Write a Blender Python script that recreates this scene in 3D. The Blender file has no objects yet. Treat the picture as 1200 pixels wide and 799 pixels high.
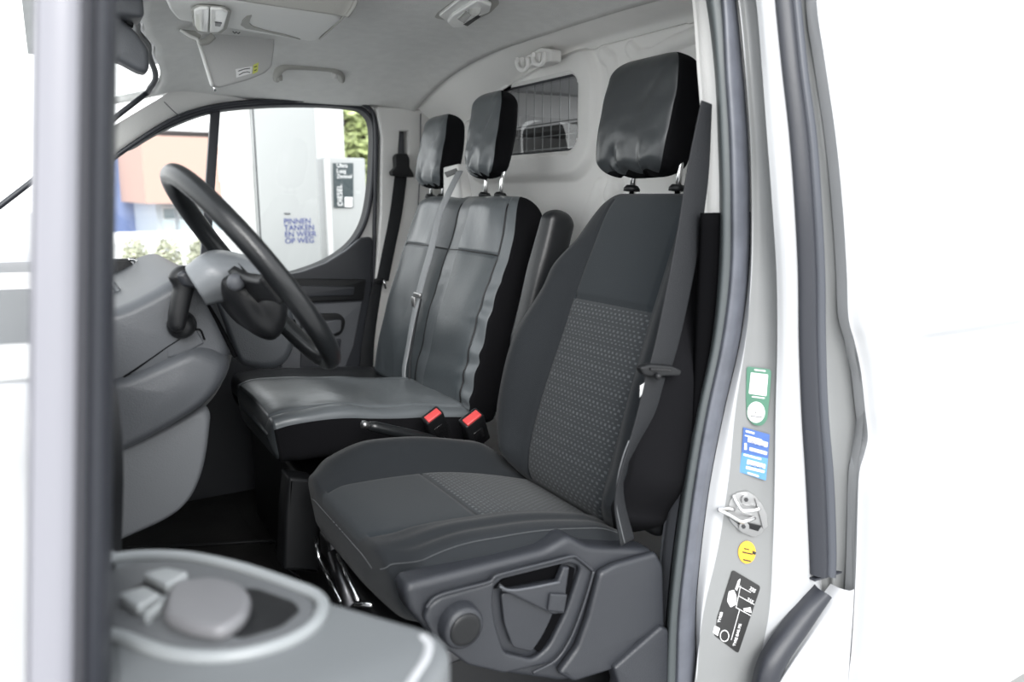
import bpy, bmesh, random
from math import *
from mathutils import Vector, Matrix, noise
random.seed(7)
V = Vector
scene = bpy.context.scene
C = scene.collection

# ------------------------------------------------------------------ camera, world, light
FPX = 900.0
CAM = V((0.0, -1.81, 1.0))
yaw = atan(549 / sqrt(900 ** 2 + 171 ** 2)); pit = atan(171 / 900)
FW = V((sin(yaw) * cos(pit), cos(yaw) * cos(pit), -sin(pit)))
RT = V((cos(yaw), -sin(yaw), 0)); UP = RT.cross(FW)
cd = bpy.data.cameras.new('camera'); cam = bpy.data.objects.new('camera', cd); C.objects.link(cam)
cam.matrix_world = Matrix(((RT.x, UP.x, -FW.x, CAM.x), (RT.y, UP.y, -FW.y, CAM.y), (RT.z, UP.z, -FW.z, CAM.z), (0, 0, 0, 1)))
cd.sensor_width = 36; cd.lens = 36 * FPX / 1200; cd.clip_start = 0.02; cd.clip_end = 300
cd.dof.use_dof = True; cd.dof.focus_distance = 1.75; cd.dof.aperture_fstop = 3.0
scene.camera = cam
scene.view_settings.view_transform = 'Standard'; scene.view_settings.look = 'None'
scene.view_settings.gamma = 1; scene.view_settings.use_curve_mapping = False
scene.view_settings.exposure = 1.45
w = bpy.data.worlds.new('overcast_sky'); scene.world = w; w.use_nodes = True
nt = w.node_tree; bg = nt.nodes['Background']
tc = nt.nodes.new('ShaderNodeTexCoord'); sx = nt.nodes.new('ShaderNodeSeparateXYZ'); rmp = nt.nodes.new('ShaderNodeValToRGB')
nt.links.new(tc.outputs['Generated'], sx.inputs[0]); nt.links.new(sx.outputs['Z'], rmp.inputs[0])
rmp.color_ramp.elements[0].position = 0.0; rmp.color_ramp.elements[0].color = (0.98, 0.99, 1, 1)
rmp.color_ramp.elements[1].position = 1.0; rmp.color_ramp.elements[1].color = (0.80, 0.84, 0.90, 1)
nt.links.new(rmp.outputs[0], bg.inputs['Color']); bg.inputs['Strength'].default_value = 1.0
sd = bpy.data.lights.new('hazy_sun', 'SUN'); sd.energy = 1.5; sd.angle = radians(35); sd.color = (1, 0.99, 0.97)
sun = bpy.data.objects.new('hazy_sun', sd); C.objects.link(sun)
sun.rotation_euler = V((0.25, 0.80, -0.50)).to_track_quat('-Z', 'Y').to_euler()

# ------------------------------------------------------------------ measuring helpers (sight line met with a real plane)
def ray(px, py): return FW + RT * ((px - 600) / FPX) + UP * ((399.5 - py) / FPX)
def at(px, py, X=None, Y=None, Z=None):
    r = ray(px, py)
    t = (X - CAM.x) / r.x if X is not None else (Y - CAM.y) / r.y if Y is not None else (Z - CAM.z) / r.z
    return CAM + r * t
def bk(px, py, x0=.87, z0=.40, s=.35):
    r = ray(px, py); t = (x0 - s * z0 - CAM.x + s * CAM.z) / (r.x - s * r.z); return CAM + r * t
def dep(px, py, d): return CAM + ray(px, py) * d

# ------------------------------------------------------------------ materials
MC = {}
def mat(name, col, rough=.5, metal=0, coat=0, bump=0, bscale=200, kind='noise', var=0, vscale=8, spec=.5, trans=0, emit=0, col2=None, sheen=0):
    if name in MC: return MC[name]
    m = bpy.data.materials.new(name); m.use_nodes = True; t = m.node_tree; b = t.nodes['Principled BSDF']
    b.inputs['Base Color'].default_value = (*col, 1); b.inputs['Roughness'].default_value = rough; b.inputs['Metallic'].default_value = metal
    b.inputs['Coat Weight'].default_value = coat; b.inputs['Coat Roughness'].default_value = .08
    b.inputs['Specular IOR Level'].default_value = spec; b.inputs['Transmission Weight'].default_value = trans
    b.inputs['Sheen Weight'].default_value = sheen
    if emit: b.inputs['Emission Color'].default_value = (*col, 1); b.inputs['Emission Strength'].default_value = emit
    tcn = t.nodes.new('ShaderNodeTexCoord')
    if var:
        n = t.nodes.new('ShaderNodeTexNoise'); n.inputs['Scale'].default_value = vscale; n.inputs['Detail'].default_value = 6
        r = t.nodes.new('ShaderNodeValToRGB'); t.links.new(tcn.outputs['Object'], n.inputs['Vector']); t.links.new(n.outputs['Fac'], r.inputs[0])
        c2 = col2 or tuple(c * (1 + var) for c in col)
        r.color_ramp.elements[0].position = .35; r.color_ramp.elements[1].position = .68
        r.color_ramp.elements[0].color = (*[c * (1 - var) for c in col], 1); r.color_ramp.elements[1].color = (*c2, 1)
        t.links.new(r.outputs[0], b.inputs['Base Color'])
    if bump:
        if kind == 'voronoi': n = t.nodes.new('ShaderNodeTexVoronoi'); out = n.outputs['Distance']
        else: n = t.nodes.new('ShaderNodeTexNoise'); out = n.outputs['Fac']; n.inputs['Detail'].default_value = 4
        n.inputs['Scale'].default_value = bscale; t.links.new(tcn.outputs['Object'], n.inputs['Vector'])
        bn = t.nodes.new('ShaderNodeBump'); bn.inputs['Strength'].default_value = bump; bn.inputs['Distance'].default_value = .002
        t.links.new(out, bn.inputs['Height']); t.links.new(bn.outputs[0], b.inputs['Normal'])
    MC[name] = m; return m
PAINT = mat('white_paint', (.41, .417, .428), .28, coat=.5)
JGREY = mat('jamb_grey', (.20, .205, .205), .38, coat=.2, var=.04, vscale=5)  # plain grey for jamb and rear channel, darker than the body white
VINH = mat('headrest_vinyl', (.040, .044, .047), .30, bump=.3, bscale=45)
RUB = mat('black_rubber', (.022, .024, .031), .45, bump=.2, bscale=60)
RUB2 = mat('grey_rubber', (.062, .072, .075), .5, bump=.2, bscale=60)
RUB3 = mat('slate_rubber', (.088, .094, .112), .42, bump=.2, bscale=60, var=.15, vscale=20)
HEAD = mat('headliner_fleece', (.74, .74, .725), .95, bump=.5, bscale=300, var=.03, vscale=30)
LTRIM = mat('light_trim', (.68, .675, .66), .6, bump=.2, bscale=250)
BULK = mat('bulkhead_panel', (.92, .91, .89), .6, bump=.15, bscale=200, var=.05, vscale=3)
FAB = mat('dark_seat_fabric', (.0185, .023, .0268), .85, bump=.5, bscale=700, spec=.25, sheen=.08)
FABB = mat('seat_bolster_fabric', (.011, .0132, .0157), .8, bump=.4, bscale=700, spec=.25, sheen=.08)
FABK = mat('black_stretch_fabric', (.005, .005, .006), .9, bump=.3, bscale=600, spec=.1)
VIN = mat('grey_vinyl', (.098, .108, .115), .30, bump=.35, bscale=45, kind='noise')
VINM = mat('matt_vinyl', (.046, .054, .059), .42, bump=.2, bscale=120)
VINB = mat('black_vinyl', (.009, .010, .0115), .4, bump=.35, bscale=50)
PL = mat('charcoal_plastic', (.022, .024, .029), .42, bump=.35, bscale=500)
PLB = mat('black_plastic', (.008, .0085, .0095), .42, bump=.2, bscale=400, spec=.35)
PLG = mat('grey_plastic', (.072, .076, .085), .5, bump=.25, bscale=450)
PLM = mat('dash_plastic', (.056, .060, .067), .45, bump=.3, bscale=400)
GLOSS = mat('gloss_black', (.01, .01, .011), .14)
LEATH = mat('wheel_leather', (.009, .010, .011), .3, bump=.08, bscale=350, kind='voronoi')
CHR = mat('bright_metal', (.8, .8, .8), .18, metal=1)
STEEL = mat('dull_steel', (.42, .42, .42), .38, metal=1)
DSTEEL = mat('dark_steel', (.10, .10, .105), .35, metal=1)
RED = mat('red_button', (.55, .06, .06), .4)
WEB = mat('belt_webbing', (.009, .010, .012), .65, spec=.35, bump=.5, bscale=500)
WEBG = mat('grey_webbing', (.24, .25, .26), .55, bump=.5, bscale=500)
CARP = mat('rubber_floor', (.012, .0115, .0115), .7, spec=.3, bump=.5, bscale=90, var=.35, vscale=9)
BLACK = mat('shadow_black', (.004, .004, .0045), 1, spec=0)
WHT = mat('white_ink', (.85, .85, .85), .5)
THREAD = mat('grey_thread', (.10, .105, .11), .7)
BLK_INK = mat('black_ink', (.02, .02, .02), .5)
GREEN = mat('green_card', (.075, .19, .13), .4)
BLUE = mat('blue_card', (.10, .26, .46), .4)
BLUED = mat('deep_blue_card', (.06, .125, .34), .4)
YEL = mat('yellow_card', (.72, .42, .04), .4)
NAVY = mat('navy_ink', (.03, .05, .22), .5)
LENS = mat('lamp_lens', (.92, .92, .90), .3, coat=.4)
def glass(name, col=(1, 1, 1), alpha=.08, rough=0.0):
    m = bpy.data.materials.new(name); m.use_nodes = True; t = m.node_tree; t.nodes.clear()
    o = t.nodes.new('ShaderNodeOutputMaterial'); mx = t.nodes.new('ShaderNodeMixShader'); tr = t.nodes.new('ShaderNodeBsdfTransparent'); g = t.nodes.new('ShaderNodeBsdfGlossy')
    tr.inputs[0].default_value = (*col, 1); g.inputs['Roughness'].default_value = rough; mx.inputs[0].default_value = alpha
    t.links.new(tr.outputs[0], mx.inputs[1]); t.links.new(g.outputs[0], mx.inputs[2]); t.links.new(mx.outputs[0], o.inputs[0]); return m
GLASS = glass('window_glass', (.96, .98, .97), .05)
GLASSD = glass('tinted_glass', (.62, .64, .65), .10)
# woven insert with small light ticks in rows
def insert_mat():
    m = mat('patterned_insert', (.05, .057, .062), .8, sheen=.1); t = m.node_tree; b = t.nodes['Principled BSDF']
    uv = t.nodes.new('ShaderNodeUVMap'); mp = t.nodes.new('ShaderNodeMapping'); mp.inputs['Scale'].default_value = (1, 1, 1)
    t.links.new(uv.outputs[0], mp.inputs[0]); br = t.nodes.new('ShaderNodeTexBrick')
    br.offset = .5; br.inputs['Scale'].default_value = 1; br.inputs['Mortar Size'].default_value = .34; br.inputs['Mortar Smooth'].default_value = .25
    br.inputs['Brick Width'].default_value = 1.0; br.inputs['Row Height'].default_value = 1.0; br.inputs['Bias'].default_value = 0
    br.inputs['Color1'].default_value = (.085, .092, .098, 1); br.inputs['Color2'].default_value = (.065, .072, .077, 1); br.inputs['Mortar'].default_value = (.020, .0235, .0265, 1)
    t.links.new(mp.outputs[0], br.inputs['Vector']); t.links.new(br.outputs['Color'], b.inputs['Base Color'])
    bn = t.nodes.new('ShaderNodeBump'); bn.inputs['Strength'].default_value = .7; bn.inputs['Distance'].default_value = .002; bn.invert = True
    t.links.new(br.outputs['Fac'], bn.inputs['Height']); t.links.new(bn.outputs[0], b.inputs['Normal']); return m
INS = insert_mat()

# ------------------------------------------------------------------ object helpers
def link(name, me, m, parent=None):
    o = bpy.data.objects.new(name, me); C.objects.link(o)
    if m: me.materials.append(m)
    if parent:
        o.parent = parent; o.matrix_parent_inverse = Matrix.Translation(-parent.get('_abs', parent.location) if False else -wloc(parent))
    return o
def wloc(o):
    l = V(o.location); return l
def tag(o, label=None, cat=None, group=None, kind=None):
    if label: o['label'] = label
    if cat: o['category'] = cat
    if group: o['group'] = group
    if kind: o['kind'] = kind
    return o
def thing(name, loc, label, cat, group=None, kind=None):
    o = bpy.data.objects.new(name, None); o.empty_display_size = .05; C.objects.link(o); o.location = loc
    return tag(o, label, cat, group, kind)
def mesh(name, vs, fs, m, parent=None, smooth=True, uv=None):
    me = bpy.data.meshes.new(name); me.from_pydata([tuple(v) for v in vs], [], fs)
    if uv:
        l = me.uv_layers.new(name='UVMap')
        for p in me.polygons:
            for li in p.loop_indices: l.data[li].uv = uv[me.loops[li].vertex_index]
    if smooth: me.polygons.foreach_set('use_smooth', [True] * len(me.polygons))
    me.update(); return link(name, me, m, parent)
def cr(pts, n, closed=False):
    P = [V(p) for p in pts]; L = len(P)
    if L == 2 and not closed: return [P[0].lerp(P[1], i / (n - 1)) for i in range(n)]
    seg = L if closed else L - 1; out = []
    for i in range(n):
        u = i / (n if closed else n - 1) * seg; k = min(int(u), seg - 1); f = u - k
        g = (lambda j: P[j % L]) if closed else (lambda j: P[max(0, min(L - 1, j))] if 0 <= j < L else (P[0] * 2 - P[1] if j < 0 else P[-1] * 2 - P[-2]))
        a, b, c, d = g(k - 1), g(k), g(k + 1), g(k + 2)
        out.append(.5 * ((2 * b) + (c - a) * f + (2 * a - 5 * b + 4 * c - d) * f * f + (3 * b - a - 3 * c + d) * f ** 3))
    return out
def solid(o, t, off=-1):
    md = o.modifiers.new('thickness', 'SOLIDIFY'); md.thickness = t; md.offset = off; return o
def surf(name, rows, m, parent=None, nu=None, nv=40, lin=False, thick=0, off=-1, fn=None):
    R = [cr(r, nv) for r in rows]
    if nu is None: nu = len(rows) if lin else len(rows) * 5
    if lin and nu == len(rows): G = R
    else:
        cols = [cr([r[j] for r in R], nu) for j in range(nv)]; G = [[cols[j][i] for j in range(nv)] for i in range(nu)]
    vs = [p for r in G for p in r]
    if fn: vs = [fn(p) for p in vs]
    fs = [(i * nv + j, i * nv + j + 1, (i + 1) * nv + j + 1, (i + 1) * nv + j) for i in range(nu - 1) for j in range(nv - 1)]
    o = mesh(name, vs, fs, m, parent)
    if thick: solid(o, thick, off)
    return o
def tubedata(pts, r, seg=12, closed=False, flat=1.0, axis=None, caps=True):
    P = [V(p) for p in pts]; n = len(P); vs = []; fs = []
    prev = None
    for i in range(n):
        a = P[(i - 1) % n] if (closed or i > 0) else P[i]; b = P[(i + 1) % n] if (closed or i < n - 1) else P[i]
        t = (b - a).normalized()
        if axis is not None: s = V(axis)
        else: s = prev if prev is not None else (V((0, 0, 1)) if abs(t.z) < .9 else V((1, 0, 0)))
        s = (s - t * s.dot(t)).normalized(); prev = s; q = t.cross(s)
        rr = r[i] if isinstance(r, (list, tuple)) else r
        for k in range(seg):
            an = 2 * pi * k / seg; vs.append(P[i] + s * cos(an) * rr + q * sin(an) * rr * flat)
    m = n if closed else n - 1
    for i in range(m):
        for k in range(seg):
            a = i * seg; b = ((i + 1) % n) * seg; fs.append((a + k, a + (k + 1) % seg, b + (k + 1) % seg, b + k))
    if not closed and caps: fs.append(tuple(range(seg))[::-1]); fs.append(tuple((n - 1) * seg + k for k in range(seg)))
    return vs, fs
def tube(name, pts, r, m, parent=None, n=None, closed=False, **k):
    if n: pts = cr(pts, n, closed)
    vs, fs = tubedata(pts, r, closed=closed, **k); return mesh(name, vs, fs, m, parent)
def tubes(name, lists, r, m, parent=None, **k):
    vs = []; fs = []
    for pts in lists:
        a, b = tubedata(pts, r, **k); o = len(vs); vs += a; fs += [tuple(i + o for i in f) for f in b]
    return mesh(name, vs, fs, m, parent)
def rnd(poly, r, seg=5):
    out = []; n = len(poly)
    for i in range(n):
        p = V(poly[i]); a = V(poly[i - 1]) - p; b = V(poly[(i + 1) % n]) - p
        rr = r[i] if isinstance(r, (list, tuple)) else r
        d = min(rr, a.length * .45, b.length * .45)
        if d < 1e-5: out.append(p); continue
        A = p + a.normalized() * d; B = p + b.normalized() * d
        for k in range(seg + 1):
            f = k / seg; out.append(A * (1 - f) ** 2 + p * 2 * f * (1 - f) + B * f * f)
    return out
def to_mesh(cu, name, M, m, parent, smooth=False):
    ob = bpy.data.objects.new('tmp', cu); C.objects.link(ob); bpy.context.view_layer.update()
    me = bpy.data.meshes.new_from_object(ob.evaluated_get(bpy.context.evaluated_depsgraph_get()))
    bpy.data.objects.remove(ob); bpy.data.curves.remove(cu); me.transform(M); me.name = name; me.materials.clear()
    bm = bmesh.new(); bm.from_mesh(me); bmesh.ops.remove_doubles(bm, verts=bm.verts, dist=1e-6); bm.to_mesh(me); bm.free()
    o = link(name, me, m, parent)
    if smooth:
        me.polygons.foreach_set('use_smooth', [True] * len(me.polygons))
        try: me.set_sharp_from_angle(angle=radians(40))
        except Exception: pass
    return o
def basis(o, n, xa):
    n = V(n).normalized(); x = V(xa); x = (x - n * x.dot(n)).normalized(); y = n.cross(x)
    return Matrix(((x.x, y.x, n.x, o.x), (x.y, y.y, n.y, o.y), (x.z, y.z, n.z, o.z), (0, 0, 0, 1)))
def plate(name, pts, n, m, parent=None, front=.0, back=.01, bevel=.002, r=0, holes=(), hr=0, smooth=True):
    """a planar outline given thickness: 'front' metres along n, 'back' metres behind it"""
    P = [V(p) for p in pts]; n = V(n).normalized(); o = sum(P, V()) / len(P); xa = V((1, 0, 0)) if abs(n.x) < .8 else V((0, 1, 0))
    M = basis(o, n, xa); I = M.inverted(); cu = bpy.data.curves.new('c', 'CURVE'); cu.dimensions = '2D'; cu.fill_mode = 'BOTH'
    loops = [rnd([(I @ p).xy for p in P], r) if r else [(I @ p).xy for p in P]]
    for h in holes: q = [(I @ V(p)).xy for p in h]; loops.append(rnd(q, hr) if hr else q)
    for L in loops:
        s = cu.splines.new('POLY'); s.points.add(len(L) - 1); s.use_cyclic_u = True
        for i, p in enumerate(L): s.points[i].co = (p[0], p[1], 0, 1)
    t = (front + back) / 2; bevel = min(bevel, t * .95); cu.extrude = max(t - bevel, 1e-5); cu.bevel_depth = bevel; cu.bevel_resolution = 3; cu.offset = -bevel
    return to_mesh(cu, name, M @ Matrix.Translation((0, 0, (front - back) / 2)), m, parent, smooth)
def text(name, s, o, n, xa, size, m, parent, ext=.0008, align='LEFT', sp=1):
    cu = bpy.data.curves.new('t', 'FONT'); cu.body = s; cu.size = size; cu.extrude = ext; cu.align_x = align; cu.space_character = sp
    return to_mesh(cu, name, basis(V(o), n, xa), m, parent)
def box(name, c, s, m, parent=None, rot=None, bevel=.004, seg=3):
    bm = bmesh.new(); bmesh.ops.create_cube(bm, size=1); bmesh.ops.scale(bm, vec=s, verts=bm.verts)
    if bevel: bmesh.ops.bevel(bm, geom=bm.edges[:], offset=min(bevel, min(s) * .45), segments=seg, profile=.5, affect='EDGES')
    M = Matrix.Translation(V(c)) @ (rot.to_4x4() if rot else Matrix()); bm.transform(M)
    me = bpy.data.meshes.new(name); bm.to_mesh(me); bm.free(); me.polygons.foreach_set('use_smooth', [True] * len(me.polygons))
    try: me.set_sharp_from_angle(angle=radians(35))
    except Exception: pass
    return link(name, me, m, parent)
def strap(name, pts, wv, th, m, parent=None, n=40, edge=True):
    """webbing: centre line plus half-width vectors"""
    c = cr(pts, n); w_ = cr(wv, n) if isinstance(wv, list) else [V(wv)] * n; vs = []; fs = []
    for i in range(n):
        t = (c[min(i + 1, n - 1)] - c[max(i - 1, 0)]).normalized(); nn = t.cross(w_[i]).normalized() * th / 2
        for a, b in ((-1, 1), (-.93, 1.6), (.93, 1.6), (1, 1), (1, -1), (.93, -1.6), (-.93, -1.6), (-1, -1)): vs.append(c[i] + w_[i] * a + nn * b)
    for i in range(n - 1):
        for k in range(8): fs.append((i * 8 + k, i * 8 + (k + 1) % 8, i * 8 + 8 + (k + 1) % 8, i * 8 + 8 + k))
    fs.append(tuple(range(8))[::-1]); fs.append(tuple((n - 1) * 8 + k for k in range(8)))
    return mesh(name, vs, fs, m, parent)
def interp(tab, x):
    if x <= tab[0][0]: return tab[0][1]
    for (a, b), (c, d) in zip(tab, tab[1:]):
        if x <= c: f = (x - a) / (c - a); f = f * f * (3 - 2 * f); return b + (d - b) * f
    return tab[-1][1]
def pillow(names, spine, yc, wt, tf, tb, p, front, region, mats, parent, nu=200, nv=130, e0=.06, e1=.06, uvs=(.02, .02), hook=None, capmin=.02, pb=None):
    """upholstered body: rounded sections swept along a spine in the XZ plane.
    spine: [(x,z)...]; wt/tf/tb: tables h->half width / thickness in front / behind; front(s,h): extra padding"""
    sp = cr([(x, 0, z) for x, z in spine], 200); L = [0]
    for i in range(1, 200): L.append(L[-1] + (sp[i] - sp[i - 1]).length)
    vs = []; info = []; uv = []
    for j in range(nv):
        h = .5 - .5 * cos(pi * j / (nv - 1)) if True else j / (nv - 1)
        h = .55 * h + .45 * j / (nv - 1)
        f = h * 199; k = min(int(f), 198); c = sp[k].lerp(sp[k + 1], f - k); t = (sp[min(k + 3, 199)] - sp[max(k - 2, 0)]).normalized()
        n = V((-t.z, 0, t.x)) if True else None
        cap = 1.0
        if h < e0: cap = sqrt(max(0, 1 - ((e0 - h) / e0) ** 2))
        if h > 1 - e1: cap = sqrt(max(0, 1 - ((h - 1 + e1) / e1) ** 2))
        cap = max(cap, capmin); w0 = interp(wt, h); wcap = 1 - (1 - cap) * min(1, .055 / w0)
        for i in range(nu):
            a = 2 * pi * i / nu; ca, sa = cos(a), sin(a)
            s = (abs(ca) ** (2 / p)) * (1 if ca >= 0 else -1); q = (abs(sa) ** (2 / p)) * (1 if sa >= 0 else -1)
            fr = q >= 0; d = (interp(tf, h) if fr else interp(tb, h)) * q * cap
            if fr: d += front(s, h) * cap * min(1, q * 1.5)
            lat = s * w0 * wcap
            if pb:
                s0, yb0 = pb[0], interp(pb[1], h); e = abs(s); lat = (e / s0 * yb0 if e < s0 else yb0 + (e - s0) / (1 - s0) * (w0 * wcap - yb0)) * (1 if s >= 0 else -1) if w0 * wcap > yb0 * 1.02 else lat
            pt = c + V((0, yc + lat, 0)) + n * d
            if hook: pt = hook(pt, s, h, q, n)
            vs.append(pt); info.append((s, h, q)); uv.append((s * w0 / uvs[0], L[k] / uvs[1]))
    groups = {}
    for j in range(nv - 1):
        for i in range(nu):
            i2 = (i + 1) % nu; f = (j * nu + i, j * nu + i2, (j + 1) * nu + i2, (j + 1) * nu + i)
            s = sum(info[x][0] for x in f) / 4; h = sum(info[x][1] for x in f) / 4; q = sum(info[x][2] for x in f) / 4
            groups.setdefault(region(s, h, q), []).append(f)
    for e, j in ((0, 0), (1, nv - 1)):
        f = tuple(j * nu + i for i in range(nu)); f = f[::-1] if e == 0 else f
        groups.setdefault(region(0, e, -1), []).append(f)
    out = {}
    for key, fl in groups.items():
        used = sorted({v for f in fl for v in f}); mp = {v: i for i, v in enumerate(used)}
        out[key] = mesh(names[key], [vs[v] for v in used], [tuple(mp[v] for v in f) for f in fl], mats[key], parent, uv=[uv[v] for v in used])
    return out, vs, nu, nv
def dome(name, P, n, m, parent=None, depth=.1, bev=.03, inset=None, k=9):
    """thick moulded panel with softly rounded face edges"""
    P = [V(p) for p in P]; n = V(n).normalized()
    for _ in range(3): P = [q for i in range(len(P)) for q in (P[i] * .75 + P[(i + 1) % len(P)] * .25, P[i] * .25 + P[(i + 1) % len(P)] * .75)]
    c = sum(P, V()) / len(P); R = sum((p - c).length for p in P) / len(P); inset = inset or bev * .8; N = len(P); vs = [p - n * depth for p in P]
    rings = 1
    for j in range(k):
        t = j / (k - 1) * pi / 2; s = 1 - inset / R * (1 - cos(t)); vs += [c + (p - c) * s - n * bev * (1 - sin(t)) for p in P]; rings += 1
    for s_, d in ((.7, .35), (.4, .8), (.15, 1)):
        s = (1 - inset / R) * s_; vs += [c + (p - c) * s + n * bev * .12 * d for p in P]; rings += 1
    fs = [(r * N + i, r * N + (i + 1) % N, (r + 1) * N + (i + 1) % N, (r + 1) * N + i) for r in range(rings - 1) for i in range(N)]
    fs += [tuple((rings - 1) * N + i for i in range(N)), tuple(range(N))[::-1]]
    return mesh(name, vs, fs, m, parent)
def wr(p, sc, amp): return noise.noise(p * sc) * amp
def root(name, px_loc, *a, **k): return thing(name, px_loc, *a, **k)
# ================================================================== SETTING: the cab shell
def st(o, **k): return tag(o, kind='structure', **k)
# floor and hidden shell
st(box('floor', (0.55, 0.0, -.03), (1.56, 1.80, .06), CARP, bevel=0))
def zroof(y): return 1.455 - (.135 if y > 0 else .03) * (abs(y) / .84) ** 2.7
def atroof(px, py, dz=0):
    t = .3
    for _ in range(60):
        p = CAM + ray(px, py) * t
        g = zroof(p.y) + dz - p.z; t += g * .8 / max(.12, abs(ray(px, py).z)) if ray(px, py).z > 0 else .01
    return CAM + ray(px, py) * t
# headliner: from windscreen header to the bulkhead
front = [(.20, .84), (.305, .79), (.32, .70), (.285, .5), (.245, .35), (.22, .2), (.21, 0), (.22, -.2), (.20, -.4), (.10, -.6), (-.03, -.79), (-.04, -.84)]
def rearx(y): return 1.185 - .02 * abs(y) + .0
rows = []
NY = 60
ys = [-.84 + 1.68 * i / (NY - 1) for i in range(NY)]
def frontx(y):
    f = sorted([(b, a) for a, b in front]); return interp(f, y)
for k in range(14):
    f = k / 13; r = []
    for y in ys:
        x0 = frontx(y); x1 = rearx(y); x = x0 + (x1 - x0) * f
        dr = .035 * max(0, 1 - f * 5) ** 2 + .02 * max(0, (f - .85) / .15) ** 2
        r.append((x, y, zroof(y) - dr))
    rows.append(r)
hl = surf('ceiling', rows, HEAD, nu=50, nv=90, thick=.02, off=1)
st(hl)
# roof skin above
st(surf('roof_skin', [[(x, y, zroof(y) + .07) for y in ys] for x in (-.0, .6, 1.3, 3.6)], PAINT, nu=10, nv=60, thick=.003))
# bulkhead: white moulded cove and panel
yb = [-.84 + 1.66 * i / 59 for i in range(60)]
def edgeA(y): return V((rearx(y) - .002, y, zroof(y) - .018))
def zB(y): return min(1.42 - (.10 if y > -.2 else .03) * (abs(y + .20) / .72) ** 2.2, zroof(y) - .03)
rowsA = [[edgeA(y) for y in yb], [V((rearx(y) + .012, y, zroof(y) - .032)) for y in yb], [V((1.245, y, (zroof(y) + zB(y)) / 2 - .022)) for y in yb], [V((1.295, y, zB(y) - .012)) for y in yb], [V((1.312, y, zB(y) - .03)) for y in yb]]
st(surf('trim_cove', rowsA, BULK, nu=24, nv=70))
WY0, WY1, WZ0, WZ1 = -.012, .62, 1.122, 1.335
def rr_sd(y, z, y0, y1, z0, z1, r):
    cy, cz = (y0 + y1) / 2, (z0 + z1) / 2; dx = abs(y - cy) - (y1 - y0) / 2 + r; dz = abs(z - cz) - (z1 - z0) / 2 + r
    return sqrt(max(dx, 0) ** 2 + max(dz, 0) ** 2) + min(max(dx, dz), 0) - r
def seg_d(y, z, a, b):
    ax, az = a; bx, bz = b; t = max(0, min(1, ((y - ax) * (bx - ax) + (z - az) * (bz - az)) / ((bx - ax) ** 2 + (bz - az) ** 2)))
    return hypot(y - ax - t * (bx - ax), z - az - t * (bz - az))
def sm(a, b, x): t = max(0, min(1, (x - a) / (b - a))); return t * t * (3 - 2 * t)
def relief(y, z):
    d = rr_sd(y, z, WY0, WY1, WZ0, WZ1, .05); o = 0
    o += .022 * (1 - sm(.055, .085, d))                   # raised window surround
    e = seg_d(y, z, (-.10, 1.02), (.09, .70)); o += .014 * (1 - sm(.012, .03, e))       # diagonal swages
    e = seg_d(y, z, (-.17, 1.02), (.02, .70)); o += .014 * (1 - sm(.012, .03, e))
    pts = [(-.10, 1.365), (-.135, 1.345), (-.15, 1.30), (-.155, 1.0)]
    e = min(seg_d(y, z, pts[i], pts[i + 1]) for i in range(3)); o += .012 * (1 - sm(.008, .024, e))
    pts = [(-.21, 1.365), (-.24, 1.34), (-.29, 1.335), (-.36, 1.35), (-.45, 1.36), (-.60, 1.35)]
    e = min(seg_d(y, z, pts[i], pts[i + 1]) for i in range(5)); o += .012 * (1 - sm(.006, .02, e))
    return o
ny, nz = 330, 250; vs = []; fs = []; z0, z1 = 0, 1.43
for i in range(nz + 1):
    for j in range(ny + 1):
        y = -.84 + 1.68 * j / ny; z = z0 + (z1 - z0) * i / nz; z = min(z, zB(y) - .028) if z > zB(y) - .028 else z
        vs.append((1.315 - relief(y, z), y, z))
for i in range(nz):
    for j in range(ny):
        y = -.84 + 1.68 * (j + .5) / ny; z = z0 + (z1 - z0) * (i + .5) / nz
        if rr_sd(y, z, WY0, WY1, WZ0, WZ1, .05) < .004: continue
        a = i * (ny + 1) + j; fs.append((a, a + 1, a + ny + 2, a + ny + 1))
st(solid(mesh('wall_rear', vs, fs, BULK), .012, 0))
# bulkhead window: gasket, tinted pane, wire mesh behind it
def rrect(y0, y1, zz0, zz1, r, x, n=10):
    out = []
    for cy, cz, a0 in ((y1 - r, zz1 - r, 0), (y0 + r, zz1 - r, 90), (y0 + r, zz0 + r, 180), (y1 - r, zz0 + r, 270)):
        for k in range(n + 1): a = radians(a0 + 90 * k / n); out.append(V((x, cy + r * cos(a), cz + r * sin(a))))
    return out
w1 = st(thing('window_1', (1.31, .33, 1.125), 'small dark bulkhead window behind the middle headrest, with a wire grid', 'window'))
bl = rrect(WY0 + .002, WY1 - .002, WZ0 + .002, WZ1 - .002, .048, 1.293)
bl2 = rrect(WY0 - .006, WY1 + .006, WZ0 - .006, WZ1 + .006, .056, 1.293)
N = len(bl)
mesh('reveal', bl2 + [p + V((.0, 0, 0)) for p in bl] + [p + V((.035, 0, 0)) for p in bl], [(i, (i + 1) % N, N + (i + 1) % N, N + i) for i in range(N)] + [(N + i, N + (i + 1) % N, 2 * N + (i + 1) % N, 2 * N + i) for i in range(N)], BULK, w1)
tube('gasket', [p + V((.006, 0, 0)) for p in rrect(WY0 + .004, WY1 - .004, WZ0 + .004, WZ1 - .004, .046, 1.30)], .0045, RUB, w1, closed=True, seg=8)
mesh('pane', rrect(WY0 + .004, WY1 - .004, WZ0 + .004, WZ1 - .004, .046, 1.318), [tuple(range(N))], GLASSD, w1)
wire = [[(1.345, WY0 - .02 + .047 * k, 1.10), (1.345, WY0 - .02 + .047 * k, 1.36)] for k in range(15)] + [[(1.349, WY0 - .03, z), (1.349, WY1 + .03, z)] for z in (1.14, 1.178, 1.216)]
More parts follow.
